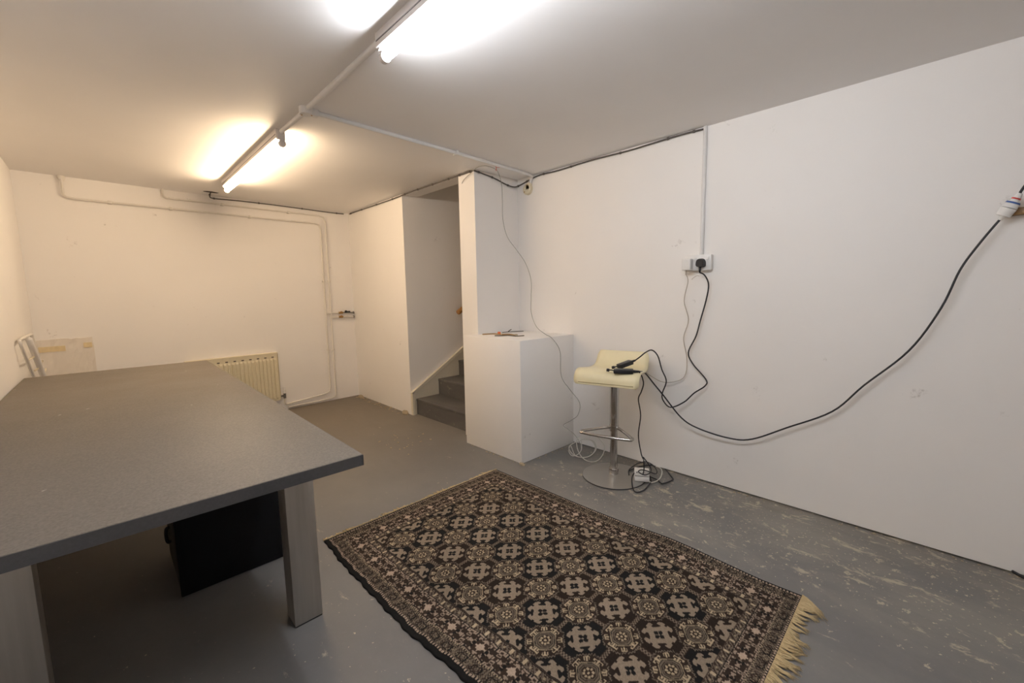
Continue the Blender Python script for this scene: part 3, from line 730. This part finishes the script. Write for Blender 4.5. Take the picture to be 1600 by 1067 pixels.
# square of unpainted plaster low on the far wall
pt = thing('plaster_patch', bk(-0.21, 0.35, 0.01), 'square of rough unpainted plaster with yellow stain on far wall', 'plaster patch')
bm = B(); n = 14
xs_ = np.linspace(-0.366, -0.052, n); zsx = np.linspace(0.42, 0.925, n); gv = []
for k, zz in enumerate(zsx):
    row = []
    for j, xx in enumerate(xs_):
        jx = random.uniform(-0.004, 0.004) if 0 < j < n-1 else 0
        row.append(bm.verts.new((xx+(random.uniform(-0.004, 0.003) if j == n-1 else jx), yback(xx)-0.010-random.uniform(0, 0.004), zz+(random.uniform(-0.004, 0.006) if k == n-1 else 0))))
    gv.append(row)
for A, C in zip(gv, gv[1:]):
    for i in range(n-1): bm.faces.new((A[i], A[i+1], C[i+1], C[i]))
lp = gv[0]+[r[-1] for r in gv[1:]]+gv[-1][-2::-1]+[r[0] for r in gv[-2:0:-1]]
bv = [bm.verts.new((v.co.x, yback(v.co.x)+0.001, v.co.z)) for v in lp]
for i in range(len(lp)): bm.faces.new((lp[i], lp[(i+1) % len(lp)], bv[(i+1) % len(lp)], bv[i]))
bm.faces.new(bv)
obj('plaster', bm, 'raw_plaster', pt)
bm = B()
prism(bm, [(-0.360, yback(-0.36)-0.0165), (-0.215, yback(-0.215)-0.0165), (-0.215, yback(-0.215)-0.012), (-0.360, yback(-0.36)-0.012)], 0.83, 0.872)
obj('stain', bm, 'stain_yellow', pt)
bm = B()
prism(bm, [(-0.112, yback(-0.112)-0.0165), (-0.062, yback(-0.062)-0.0165), (-0.062, yback(-0.062)-0.012), (-0.112, yback(-0.112)-0.012)], 0.845, 0.885)
obj('stain', bm, 'stain_yellow', pt)

# tubular frame leaning against the left wall near the far corner
XF = xleft(4.6)+0.012
fr = thing('leaning_frame', (XF+0.03, 4.6, 0), 'white tubular frame propped against left wall near far corner', 'frame')
def lf(yy, zz, dx=0.0): return Vector((xleft(yy)+0.024+0.075*(1-zz)+dx, yy, zz))
bm = B(); tube(bm, [lf(4.74, 0.012), lf(4.40, 0.40), lf(4.12, 0.73), lf(3.93, 0.965), lf(3.945, 0.992), lf(4.0, 0.998), lf(4.45, 0.998), lf(4.50, 0.985), lf(4.52, 0.95), lf(4.62, 0.73), lf(4.86, 0.30), lf(4.885, 0.012)], 0.009, 10, 4)
obj('outer_tube', bm, 'pipe_white', fr, True)
bm = B(); tube(bm, [lf(4.19, 0.985, 0.012), lf(4.43, 0.70, 0.012), lf(4.80, 0.02, 0.012)], 0.017, 12, 3); obj('centre_tube', bm, 'conduit_white', fr, True)
for ya, yb, zz in ((4.02, 4.62, 0.86), (4.22, 4.72, 0.77), (4.32, 4.80, 0.70), (4.55, 4.84, 0.35)):
    bm = B(); tube(bm, [lf(ya, zz), lf((ya+yb)/2, zz-0.004, 0.004), lf(yb, zz+0.012)], 0.006, 8, 4); obj('crossbar', bm, 'yellowed_plastic', fr, True)

# ------------------------------------------------------------------ right wall: trunking, socket, plugs
run('wall_trunking', [(XR-0.008, 1.079, 1.447), (XR-0.008, 1.081, H)], 0.0115, 'conduit_white', 'thin white conduit dropping down right wall to the socket', 'conduit', n=12)
sk = thing('wall_socket', (XR, 1.091, 1.352), 'white double wall socket on right wall above the stool', 'socket')
bm = B(); box(bm, XR-0.030, XR, 1.012, 1.170, 1.352, 1.442, 0.003); obj('back_box', bm, 'white_plastic', sk, smooth='auto')
bm = B(); box(bm, XR-0.038, XR-0.030, 1.010, 1.172, 1.350, 1.444, 0.003); obj('face_plate', bm, 'white_plastic', sk, smooth='auto')
for yy in (1.105, 1.030):
    bm = B(); box(bm, XR-0.0415, XR-0.037, yy-0.008, yy+0.008, 1.410, 1.430, 0.0015); obj('switch', bm, 'white_plastic', sk, smooth='auto')
ch = thing('charger_plug', (XR-0.05, 1.145, 1.355), 'white charger plugged into left side of the wall socket', 'charger')
bm = B(); box(bm, XR-0.082, XR-0.0385, 1.116, 1.170, 1.352, 1.422, 0.005, 3); obj('body', bm, 'white_plastic', ch, smooth='auto')
bm = B(); cyl(bm, (XR-0.060, 1.150, 1.352), (XR-0.060, 1.150, 1.326), 0.006, 0.004, n=10); obj('strain_relief', bm, 'beige_cable', ch, True)
pg = thing('black_plug', (XR-0.06, 1.064, 1.36), 'black three-pin plug in right side of the wall socket', 'plug')
bm = B(); pr_ = [(-0.026, -0.022), (-0.026, 0.004), (-0.018, 0.022), (0, 0.028), (0.018, 0.022), (0.026, 0.004), (0.026, -0.022), (0.012, -0.028), (-0.012, -0.028)]
A = [bm.verts.new((XR-0.0385, 1.064+p[0], 1.394+p[1])) for p in pr_]; C = [bm.verts.new((XR-0.078, 1.064+p[0]*0.86, 1.394+p[1]*0.86)) for p in pr_]
bm.faces.new(A); bm.faces.new(C[::-1])
for i in range(len(pr_)): bm.faces.new((A[i], A[(i+1) % len(pr_)], C[(i+1) % len(pr_)], C[i]))
bmesh.ops.bevel(bm, geom=[e_ for e_ in bm.edges], offset=0.003, segments=2, affect='EDGES', clamp_overlap=True)
obj('body', bm, 'black_plastic', pg, smooth='auto')
bm = B(); cyl(bm, (XR-0.058, 1.066, 1.372), (XR-0.056, 1.068, 1.335), 0.0085, 0.005, n=10); obj('strain_relief', bm, 'black_rubber', pg, True)

# wooden batten at the right edge of the view
bm = B(); box(bm, XR-0.035, XR, -0.95, -0.137, 1.508, 1.537, 0.002); obj('shelf_batten', bm, 'wood_shelf', smooth='auto', label='brown wooden batten fixed on right wall at picture edge', cat='batten')

# ------------------------------------------------------------------ bar stool
SC = Vector((2.37, 1.482, 0)); ang = math.atan2(-0.435, 0.115)
e_w = Vector((math.cos(ang), math.sin(ang), 0))            # along the front edge, left to right
e_d = Vector((-e_w.y, e_w.x, 0))                           # from front to back, towards the wall
if e_d.x < 0: e_d = -e_d
stl = thing('bar_stool', SC, 'cream moulded bar stool with chrome post and round base', 'stool')
bm = B(); lathe(bm, SC, [(0.200, 0.0), (0.205, 0.002), (0.205, 0.006)], 64); obj('base_rim', bm, 'base_rim', stl, smooth='auto')
bm = B(); lathe(bm, SC, [(0.204, 0.006), (0.2035, 0.009), (0.17, 0.0125), (0.06, 0.018), (0.030, 0.022), (0.026, 0.030)], 64); obj('base', bm, 'satin_base', stl, smooth='auto')
bm = B(); lathe(bm, SC, [(0.0310, 0.021), (0.0320, 0.023), (0.0320, 0.058), (0.0305, 0.061)], 32); obj('collar', bm, 'chrome', stl, smooth='auto')
bm = B(); lathe(bm, SC, [(0.0245, 0.03), (0.0245, 0.36)], 32); obj('inner_post', bm, 'chrome', stl, smooth='auto')
bm = B(); lathe(bm, SC, [(0.029, 0.315), (0.0295, 0.318), (0.0295, 0.700)], 32); obj('outer_post', bm, 'chrome', stl, smooth='auto')
fz = 0.335
fp = lambda d_, w_: SC+e_d*d_+e_w*w_+Vector((0, 0, fz))
bm = B(); tube(bm, [fp(0.002, -0.028), fp(-0.05, -0.075), fp(-0.15, -0.158), fp(-0.175, -0.165), fp(-0.190, -0.150), fp(-0.200, -0.06), fp(-0.200, 0.06), fp(-0.190, 0.150), fp(-0.175, 0.165), fp(-0.15, 0.158), fp(-0.05, 0.075), fp(0.002, 0.028)], 0.0095, 10, 5)
obj('footrest', bm, 'chrome', stl, True)
bm = B(); lathe(bm, SC, [(0.031, fz-0.018), (0.031, fz+0.018)], 32); obj('footrest_clamp', bm, 'chrome', stl, smooth='auto')
# seat shell
prof = [(-0.186, 0.652), (-0.185, 0.672), (-0.180, 0.697), (-0.165, 0.718), (-0.140, 0.729), (-0.105, 0.731), (-0.05, 0.723), (0.01, 0.716), (0.07, 0.713), (0.115, 0.718), (0.146, 0.733), (0.167, 0.757), (0.183, 0.786), (0.197, 0.820)]
cv = smooth_path([Vector((p[0], 0, p[1])) for p in prof], 4)
def halfw(d_):
    t = (d_+0.186)/0.35
    w_ = 0.205-0.036*max(0, t-0.25)**1.0
    return w_
def shell(bm, th):
    m = len(cv); nw = 15; topg = []; botg = []
    for i, p in enumerate(cv):
        q0 = cv[max(i-1, 0)]; q1 = cv[min(i+1, m-1)]; tg = (q1-q0).normalized(); nn = Vector((-tg.z, 0, tg.x))
        hw = halfw(p.x); ed = min(i, m-1-i)
        if ed < 5: hw -= 0.016*(1-ed/5)**2
        tr, br = [], []
        for j in range(nw):
            s_ = -1+2*j/(nw-1); k = abs(s_)**6
            dz = 0.006*abs(s_)**2.0
            for lst, off in ((tr, th/2*(1-0.6*k)), (br, -th/2*(1-0.6*k))):
                r3 = p+nn*(off+dz)
                lst.append(bm.verts.new(SC+e_d*r3.x+e_w*(hw*s_)+Vector((0, 0, r3.z))))
        topg.append(tr); botg.append(br)
    for G, fl in ((topg, 0), (botg, 1)):
        for A, C in zip(G, G[1:]):
            for j in range(nw-1):
                f = (A[j], A[j+1], C[j+1], C[j]); bm.faces.new(f[::-1] if fl else f)
    for i in range(m-1):
        bm.faces.new((topg[i][0], topg[i+1][0], botg[i+1][0], botg[i][0])); bm.faces.new((topg[i][-1], botg[i][-1], botg[i+1][-1], topg[i+1][-1]))
    for j in range(nw-1):
        bm.faces.new((topg[0][j], botg[0][j], botg[0][j+1], topg[0][j+1])); bm.faces.new((topg[-1][j], topg[-1][j+1], botg[-1][j+1], botg[-1][j]))
    return topg
bm = B(); tg_ = shell(bm, 0.022); seam = [[v.co.copy() for v in tg_[3]]]
so = obj('seat', bm, 'seat_cream', stl, True)
ORI[so] = ORI[stl]
bm = B(); tube(bm, [c for c in seam[0][1:-1]], 0.0030, 6, 2); obj('seam', bm, 'seam_cream', so, True)
bm = B(); box(bm, SC.x-0.07, SC.x+0.07, SC.y-0.07, SC.y+0.07, 0.697, 0.704, 0.002); obj('mount_plate', bm, 'base_rim', stl)

# two power adapters on the seat
def seat_z(px, py):
    return 0.728
def adapter(c, axis, ln, wd, ht, tilt, label, prong):
    ax = Vector(axis); ax.z = 0; ax.normalize(); sd = Vector((-ax.y, ax.x, 0)); up = Vector((0, 0, 1))
    ax2 = (ax*math.cos(tilt)+up*math.sin(tilt)); up2 = sd.cross(ax2)*-1
    if up2.z < 0: up2 = -up2
    M3 = Matrix((ax2, sd, up2)).transposed()
    t = thing('power_adapter', c, label, 'power adapter')
    bm = B(); vs_ = box(bm, -ln/2, ln/2, -wd/2, wd/2, 0, ht, 0.004, 2)
    for v in bm.verts: v.co = Vector(c)+M3 @ v.co
    obj('body', bm, 'black_plastic', t, smooth='auto')
    bm = B(); cyl(bm, Vector(c)+M3 @ Vector((ln/2-0.002, 0, ht/2)), Vector(c)+M3 @ Vector((ln/2+0.035, 0, ht/2)), 0.009, 0.006, n=10); obj('inlet_plug', bm, 'black_rubber', t, True)
    bm = B(); w0 = Vector(c)+M3 @ Vector((-ln/2+0.002, 0, ht/2)); w1 = Vector(c)+M3 @ Vector((-ln/2-0.030, prong, ht/2+0.002)); tube(bm, [w0, w0.lerp(w1, .5)+Vector((0, 0, 0.003)), w1], 0.0038, 8, 4)
    cyl(bm, w1-(w1-w0).normalized()*0.004, w1+(w1-w0).normalized()*0.012, 0.0095, n=10); obj('output_lead', bm, 'black_rubber', t, True)
    return Vector(c)+M3 @ Vector((ln/2+0.035, 0, ht/2))
lowc = at(974, 583, z=0.737); la = at(987, 584, z=0.737)-at(957, 583, z=0.737)
end_low = adapter(lowc, la, 0.115, 0.048, 0.026, 0.0, 'black power adapter lying flat on the stool seat', 0.004)
upc = at(977, 572, z=0.752); ua = at(991, 567, z=0.765)-at(964, 575, z=0.745)
end_up = adapter(upc, ua, 0.105, 0.045, 0.026, 0.20, 'black power adapter lying tilted towards the stool back', 0.012)

# ------------------------------------------------------------------ loose cables
def cable(name, pts, r, mat, label, cat='cable', sub=6, zmin=None):
    bm = B(); tube(bm, pts, r, 8, sub, zmin=zmin); return obj(name, bm, mat, smooth=True, label=label, cat=cat)
xw = XR-0.022
pts = [(XR-0.056, 1.068, 1.336)]
for px, py, xx in ((1101, 430, 2.655), (1107, 444, 2.665), (1104, 466, 2.672), (1094.5, 500, 2.675), (1087.5, 525, 2.675), (1075.6, 550.6, 2.675), (1083, 569, 2.675), (1103, 592.8, 2.675), (1101.5, 603, 2.67), (1084.6, 614, 2.66), (1069, 628, 2.65), (1048, 636.4, 2.64), (1036.8, 626.5, 2.635), (1034.6, 615.3, 2.63), (1041, 595.6, 2.62), (1034, 577, 2.61), (1027.8, 556.2, 2.585), (1018.6, 547, 2.55), (1008.7, 550.6, 2.50), (1000, 557.5, 2.45)):
    pts.append(at(px, py, x=xx))
pts.append(end_up)
cable('mains_cable', pts, 0.0042, 'black_rubber', 'black mains cable looping from wall socket down to the stool')
pts = [end_low]
for px, py, xx in ((1008, 583, 2.49), (1022, 600, 2.54), (1036.8, 618, 2.58), (1065, 653, 2.62), (1093, 670, 2.64), (1140, 684.7, 2.655), (1175, 686, 2.66), (1230, 668, 2.662), (1300, 643, 2.664), (1350, 602, 2.664), (1420, 548, 2.664), (1470, 482, 2.664), (1500, 422, 2.664), (1530, 381, 2.66), (1564, 341, 2.655)):
    pts.append(at(px, py, x=xx))
cable('extension_cable', pts, 0.0045, 'black_rubber', 'long black cable sagging along right wall from stool to batten')
cj0, cj1 = at(1564, 341, x=2.655), at(1593, 304, x=2.65)
cj = thing('cable_connector', cj0, 'white taped cable connector hanging in front of the wooden batten', 'connector')
dd = (cj1-cj0)
bm = B(); cyl(bm, cj0-dd*0.08, cj0+dd*0.10, 0.007, 0.010, n=12); cyl(bm, cj0+dd*0.10, cj0+dd*0.42, 0.022, 0.025, n=16); obj('socket_half', bm, 'white_plastic', cj, smooth='auto')
bm = B(); cyl(bm, cj0+dd*0.44, cj0+dd*0.72, 0.025, 0.019, n=16); cyl(bm, cj0+dd*0.72, cj0+dd*1.05, 0.014, 0.008, n=12); obj('plug_half', bm, 'white_plastic', cj, smooth='auto')
bm = B(); cyl(bm, cj0+dd*0.62, cj0+dd*0.69, 0.0225, 0.0207, n=16); obj('tape_band', bm, 'label_blue', cj, smooth='auto', label='blue tape band')
bm = B(); cyl(bm, cj0+dd*0.80, cj0+dd*0.86, 0.0145, 0.0135, n=14); obj('tape_band', bm, 'string_red', cj, smooth='auto', label='red tape band')
cable('upper_cable', [cj0+dd*1.0, at(1600, 292, x=2.645), at(1640, 240, x=2.64), at(1680, 190, x=2.64), (2.66, -0.42, H-0.01)], 0.0045, 'black_rubber', 'black cable rising from white connector at right picture edge')
end_c = at(992, 581, z=0.742)
pts = [end_low-Vector((0.004, 0.004, 0.006))]
for px, py, xx in ((1001, 583, 2.36), (1005.4, 598.4, 2.36), (1002, 612, 2.37), (997.5, 623.7, 2.385), (1000.9, 649, 2.41), (997.5, 680, 2.45), (1001.7, 708, 2.48), (1005.5, 718, 2.49)):
    pts.append(at(px, py, x=xx))
blk = at(1004, 749, z=0.055)
def fl(cx, cy, z=0.006): return at(980+cx*0.075, 700+cy*0.075, z=z)      # position in the close-up of the tangle
pts += [fl(345, 270, 0.16), fl(350, 380, 0.13), fl(348, 460, 0.10), fl(330, 540, 0.095)]
cable('lead_cable', pts, 0.0038, 'black_rubber', 'black lead hanging from stool seat straight down to white block')
pts = [fl(335, 190, 0.19), fl(440, 330, 0.13), fl(495, 440, 0.10), fl(480, 510, 0.095), fl(370, 560, 0.100), fl(240, 505, 0.100), fl(260, 462, 0.100), fl(340, 458, 0.10), fl(470, 495, 0.09), fl(585, 535, 0.06), fl(622, 490, 0.06), fl(590, 420, 0.05), fl(500, 330, 0.04), fl(370, 288, 0.03), fl(200, 330, 0.012), fl(60, 430, 0.024), fl(30, 490, 0.022), fl(38, 560, 0.022)]
cable('tangled_cable', pts, 0.0036, 'black_rubber', 'tangled black cable looped over the white block beside stool base', zmin=0.008)
pts = [fl(40, 470, 0.024), fl(130, 432, 0.020), fl(290, 378, 0.012), fl(440, 362, 0.008), fl(560, 345), fl(700, 385), fl(800, 440), fl(900, 570), fl(955, 650), fl(900, 685), fl(740, 740), fl(690, 715), fl(620, 655), fl(520, 615, 0.012), fl(470, 590, 0.03)]
cable('floor_cable', pts, 0.0038, 'black_rubber', 'black cable spread in a wide angular loop on floor by wall', zmin=0.006)
pts = [fl(210, 505, 0.075), fl(150, 520, 0.06), fl(105, 600, 0.04), fl(100, 720, 0.022), fl(125, 850, 0.010), fl(165, 910, 0.006), fl(230, 918, 0.006), fl(340, 880, 0.006), fl(430, 790, 0.008), fl(490, 700, 0.015), fl(480, 600, 0.05)]
cable('looped_cable', pts, 0.0038, 'black_rubber', 'black cable looping in front of white block on floor', zmin=0.006)
# white two-way socket block
wb = thing('socket_block', at(1003, 757, z=0.0), 'white plastic socket block among black cables beside stool base', 'socket block')
wc = at(1003, 757, z=0.0)+Vector((0.035, 0.022, 0)); wrot = Matrix.Rotation(-1.02, 3, 'Z')
wc = Vector((wc.x, wc.y, 0))
for k, (za, zb) in enumerate(((0.0135, 0.047), (0.050, 0.084))):
    bm = B(); box(bm, wc.x-0.046, wc.x+0.046, wc.y-0.030, wc.y+0.030, za, zb, 0.004, 2, wrot, wc); obj('half_shell', bm, 'white_plastic', wb, smooth='auto')
bm = B(); box(bm, wc.x-0.043, wc.x+0.043, wc.y-0.027, wc.y+0.027, 0.044, 0.053, 0.001, 1, wrot, wc); obj('joint', bm, 'slot_dark', wb)
cable('white_lead', [fl(600, 380), fl(690, 420), fl(725, 500), fl(690, 620), fl(610, 690), fl(520, 720), fl(450, 700, 0.02)], 0.0042, 'white_cable', 'short white lead curving on floor behind white block', zmin=0.006)
# beige charger lead
pts = [(XR-0.060, 1.150, 1.328)]
for px, py, xx in ((1075, 440, 2.65), (1069, 470, 2.67), (1075.7, 500, 2.685), (1068, 528, 2.685), (1072.8, 556, 2.685), (1072, 581.5, 2.685), (1062, 594, 2.68), (1036.8, 597, 2.66), (1018, 588, 2.62), (1006, 580, 2.56)):
    pts.append(at(px, py, x=xx))
cable('charger_lead', pts, 0.0026, 'beige_cable', 'thin beige charger lead drooping from socket behind the stool')
cable('loose_wire', [(XR-0.05, 1.072, 1.315), (XR-0.052, 1.085, 1.318), (XR-0.055, 1.105, 1.305), (XR-0.056, 1.115, 1.295)], 0.0016, 'beige_cable', 'short stub of wire tie below the black plug', 'wire')
# thin grey wire from the conduit down over the plinth to a coil on the floor
pts = [(XS+0.012, YC2+0.18, H-0.085), (XS-0.012, YC2+0.12, H-0.06), (XS-0.014, YC2+0.03, H-0.028), at(745, 262, y=2.60), at(757, 259, y=2.52), at(767, 261, y=2.47), at(776, 266, y=2.50)]
for px, py, yy in ((780.5, 275, 2.56), (784, 290, 2.60), (785, 314, 2.62), (785.8, 343, 2.62), (792.5, 369.5, 2.60), (807.5, 391, 2.56), (821, 411, 2.52), (829.6, 437, 2.44), (829.8, 465, 2.34), (830, 488, 2.25), (838, 510, 2.15), (852, 522, 2.08), (863, 529, 2.055), (875, 549, 2.05), (877, 587, 2.05), (890, 608, 2.00), (905.5, 629, 1.95), (903, 648, 1.96), (892, 657, 2.00), (880.5, 664, 2.045), (888, 671, 1.99), (897, 678, 1.93)):
    pts.append(at(px, py, y=yy))
pts += [at(905, 690, y=1.88), at(908, 700, z=0.02)]
cable('hanging_wire', pts, 0.0024, 'grey_wire', 'thin grey wire hanging from ceiling over plinth to the floor')
def g(cx, cy, z): return at(860+cx*0.1406, 640+cy*0.1406, z=z)
pts = []
for cx, cy, z in ((340, 330, 0.13), (345, 440, 0.07), (300, 500, 0.02), (240, 510, 0.006), (205, 460, 0.03), (225, 400, 0.09), (270, 500, 0.02), (340, 530, 0.006), (430, 520, 0.006), (490, 470, 0.02), (510, 420, 0.05), (480, 350, 0.10), (400, 325, 0.13), (330, 340, 0.13),
                 (215, 400, 0.09), (220, 460, 0.04), (280, 515, 0.012), (390, 530, 0.012), (470, 490, 0.02), (500, 420, 0.06), (460, 345, 0.11), (380, 330, 0.13), (300, 320, 0.15), (295, 410, 0.09), (330, 500, 0.03), (390, 560, 0.008), (470, 582, 0.006), (540, 555, 0.006), (590, 480, 0.025), (600, 400, 0.07), (560, 340, 0.11), (470, 250, 0.16)):
    pts.append(g(cx, cy, z))
cable('cable_coil', pts, 0.0034, 'white_cable', 'loose coil of white cable on floor behind the stool', zmin=0.005)
cable('cable_stub', [at(1581, 892, z=0.016), at(1590, 897, z=0.010), at(1605, 905, z=0.008), at(1650, 930, z=0.008)], 0.006, 'black_rubber', 'black cable end lying on floor at foot of right wall')

# ------------------------------------------------------------------ scraps on the plinth
zp = ZP
def twig(pxs, r, mat, label, zz=0.004):
    bm = B(); tube(bm, [at(px, py, z=zp+zz+k) for px, py, k in pxs], r, 6, 4); obj('twig', bm, mat, smooth=True, label=label, cat='twig')
twig(((754, 522.3, 0.0), (763, 521.8, 0.004), (772, 521.5, 0.004), (783, 522.5, 0.002)), 0.0055, 'twig', 'straw-coloured dry stalk on plinth pointing at the pillar')
twig(((773, 524.5, 0), (782, 524.5, 0.0), (795, 524, 0.0), (806, 525, 0.0), (819, 524.2, 0.002)), 0.0042, 'twig_dark', 'dark thin twig lying near front corner of plinth')
twig(((784, 522.6, 0.006), (791, 522.4, 0.006), (798, 522.5, 0.004), (804, 524, 0.004)), 0.0065, 'twig', 'short ochre dry stick in middle of plinth top')
twig(((785, 519.5, 0.0), (794, 518.4, 0.0), (803, 518.0, 0.0), (818, 517.2, 0.0)), 0.0028, 'twig_dark', 'thin dark twig along back of plinth top')
twig(((794, 518.2, 0.002), (796, 516.5, 0.012), (799, 514.5, 0.022)), 0.0035, 'twig_dark', 'small twig sticking up at back of plinth')
bm = B(); blob(bm, at(780, 520.5, z=zp+0.014), 0.014, (1, 1, 1.0), 2, 0.18); obj('orange_scrap', bm, 'scrap_orange', label='small orange-red scrap among dry twigs on plinth', cat='scrap')
bm = B(); blob(bm, at(806, 523.5, z=zp+0.008), 0.012, (1.4, 1, 0.7), 2, 0.2); obj('grey_pebble', bm, 'plaster_crumb', label='pale crumb of plaster among twigs on plinth', cat='crumb')

# ------------------------------------------------------------------ crumbled plaster where walls meet the floor
def crumbs(line, n, spread, rr, label, name='plaster_crumbs'):
    bm = B()
    for _ in range(n):
        k = random.randrange(len(line)-1); t = random.random(); p = Vector(line[k]).lerp(Vector(line[k+1]), t)
        off = Vector((random.uniform(0, 1)*spread[0], random.uniform(0, 1)*spread[1], 0)); r = rr*random.uniform(0.25, 1.0)**1.6
        c = p+off; c.z = r*0.30
        blob(bm, c, r, (random.uniform(.8, 1.4), random.uniform(.8, 1.4), 0.5), 1, 0.3)
    obj(name, bm, 'plaster_crumb', label=label, cat='debris', kind='stuff')
crumbs([(XSB-0.02, 5.0, 0), (XS-0.012, YS+0.05, 0)], 70, (-0.07, 0.0), 0.013, 'crumbled plaster along foot of short wall beside stairs')
crumbs([(XP-0.005, 2.70, 0), (XP-0.005, YP-0.01, 0), (XR-0.1, YP-0.012, 0)], 40, (-0.015, -0.012), 0.007, 'plaster crumbs around foot of plinth')
crumbs([(XR-0.012, 1.95, 0), (XR-0.012, -0.4, 0)], 70, (-0.02, 0.0), 0.007, 'plaster crumbs along foot of right wall')
crumbs([(1.35, 2.7, 0), (1.75, 3.15, 0), (1.6, 2.9, 0), (1.5, 3.2, 0)], 34, (0.35, 0.35), 0.011, 'pale plaster flakes scattered on floor before the stairs')
for c, r, lab in (((XS-0.028, YS+0.075, 0.012), 0.040, 'lump of broken plaster at wall foot beside stair string'), ((XP-0.012, YP-0.014, 0.006), 0.020, 'lump of plaster at near bottom corner of plinth'), ((XSB-0.05, 4.88, 0.010), 0.040, 'broken plaster lump at foot of far corner')):
    bm = B(); blob(bm, c, r, (0.6, 1.2, 0.7), 3, 0.10)
    for v in bm.verts: v.co.z = max(v.co.z, 0.0)
    obj('plaster_lump', bm, 'plaster_crumb', label=lab, cat='plaster lump')

# ------------------------------------------------------------------ repeats share a group
GROUPS = {'tube_light': 'tube lights on the ceiling', 'ceiling_conduit': 'conduits on the ceiling', 'heating_pipe': 'heating pipes on the far wall', 'shutoff_valve': 'valves in the far corner',
          'power_adapter': 'power adapters on the stool', 'twig': 'dry twigs on the plinth', 'wall_cable': 'old cables along the wall tops', 'plaster_lump': 'lumps of broken plaster'}
for o in list(COL.objects):
    base = o.name.split('.')[0]
    if o.parent is None and base in GROUPS: o['group'] = GROUPS[base]
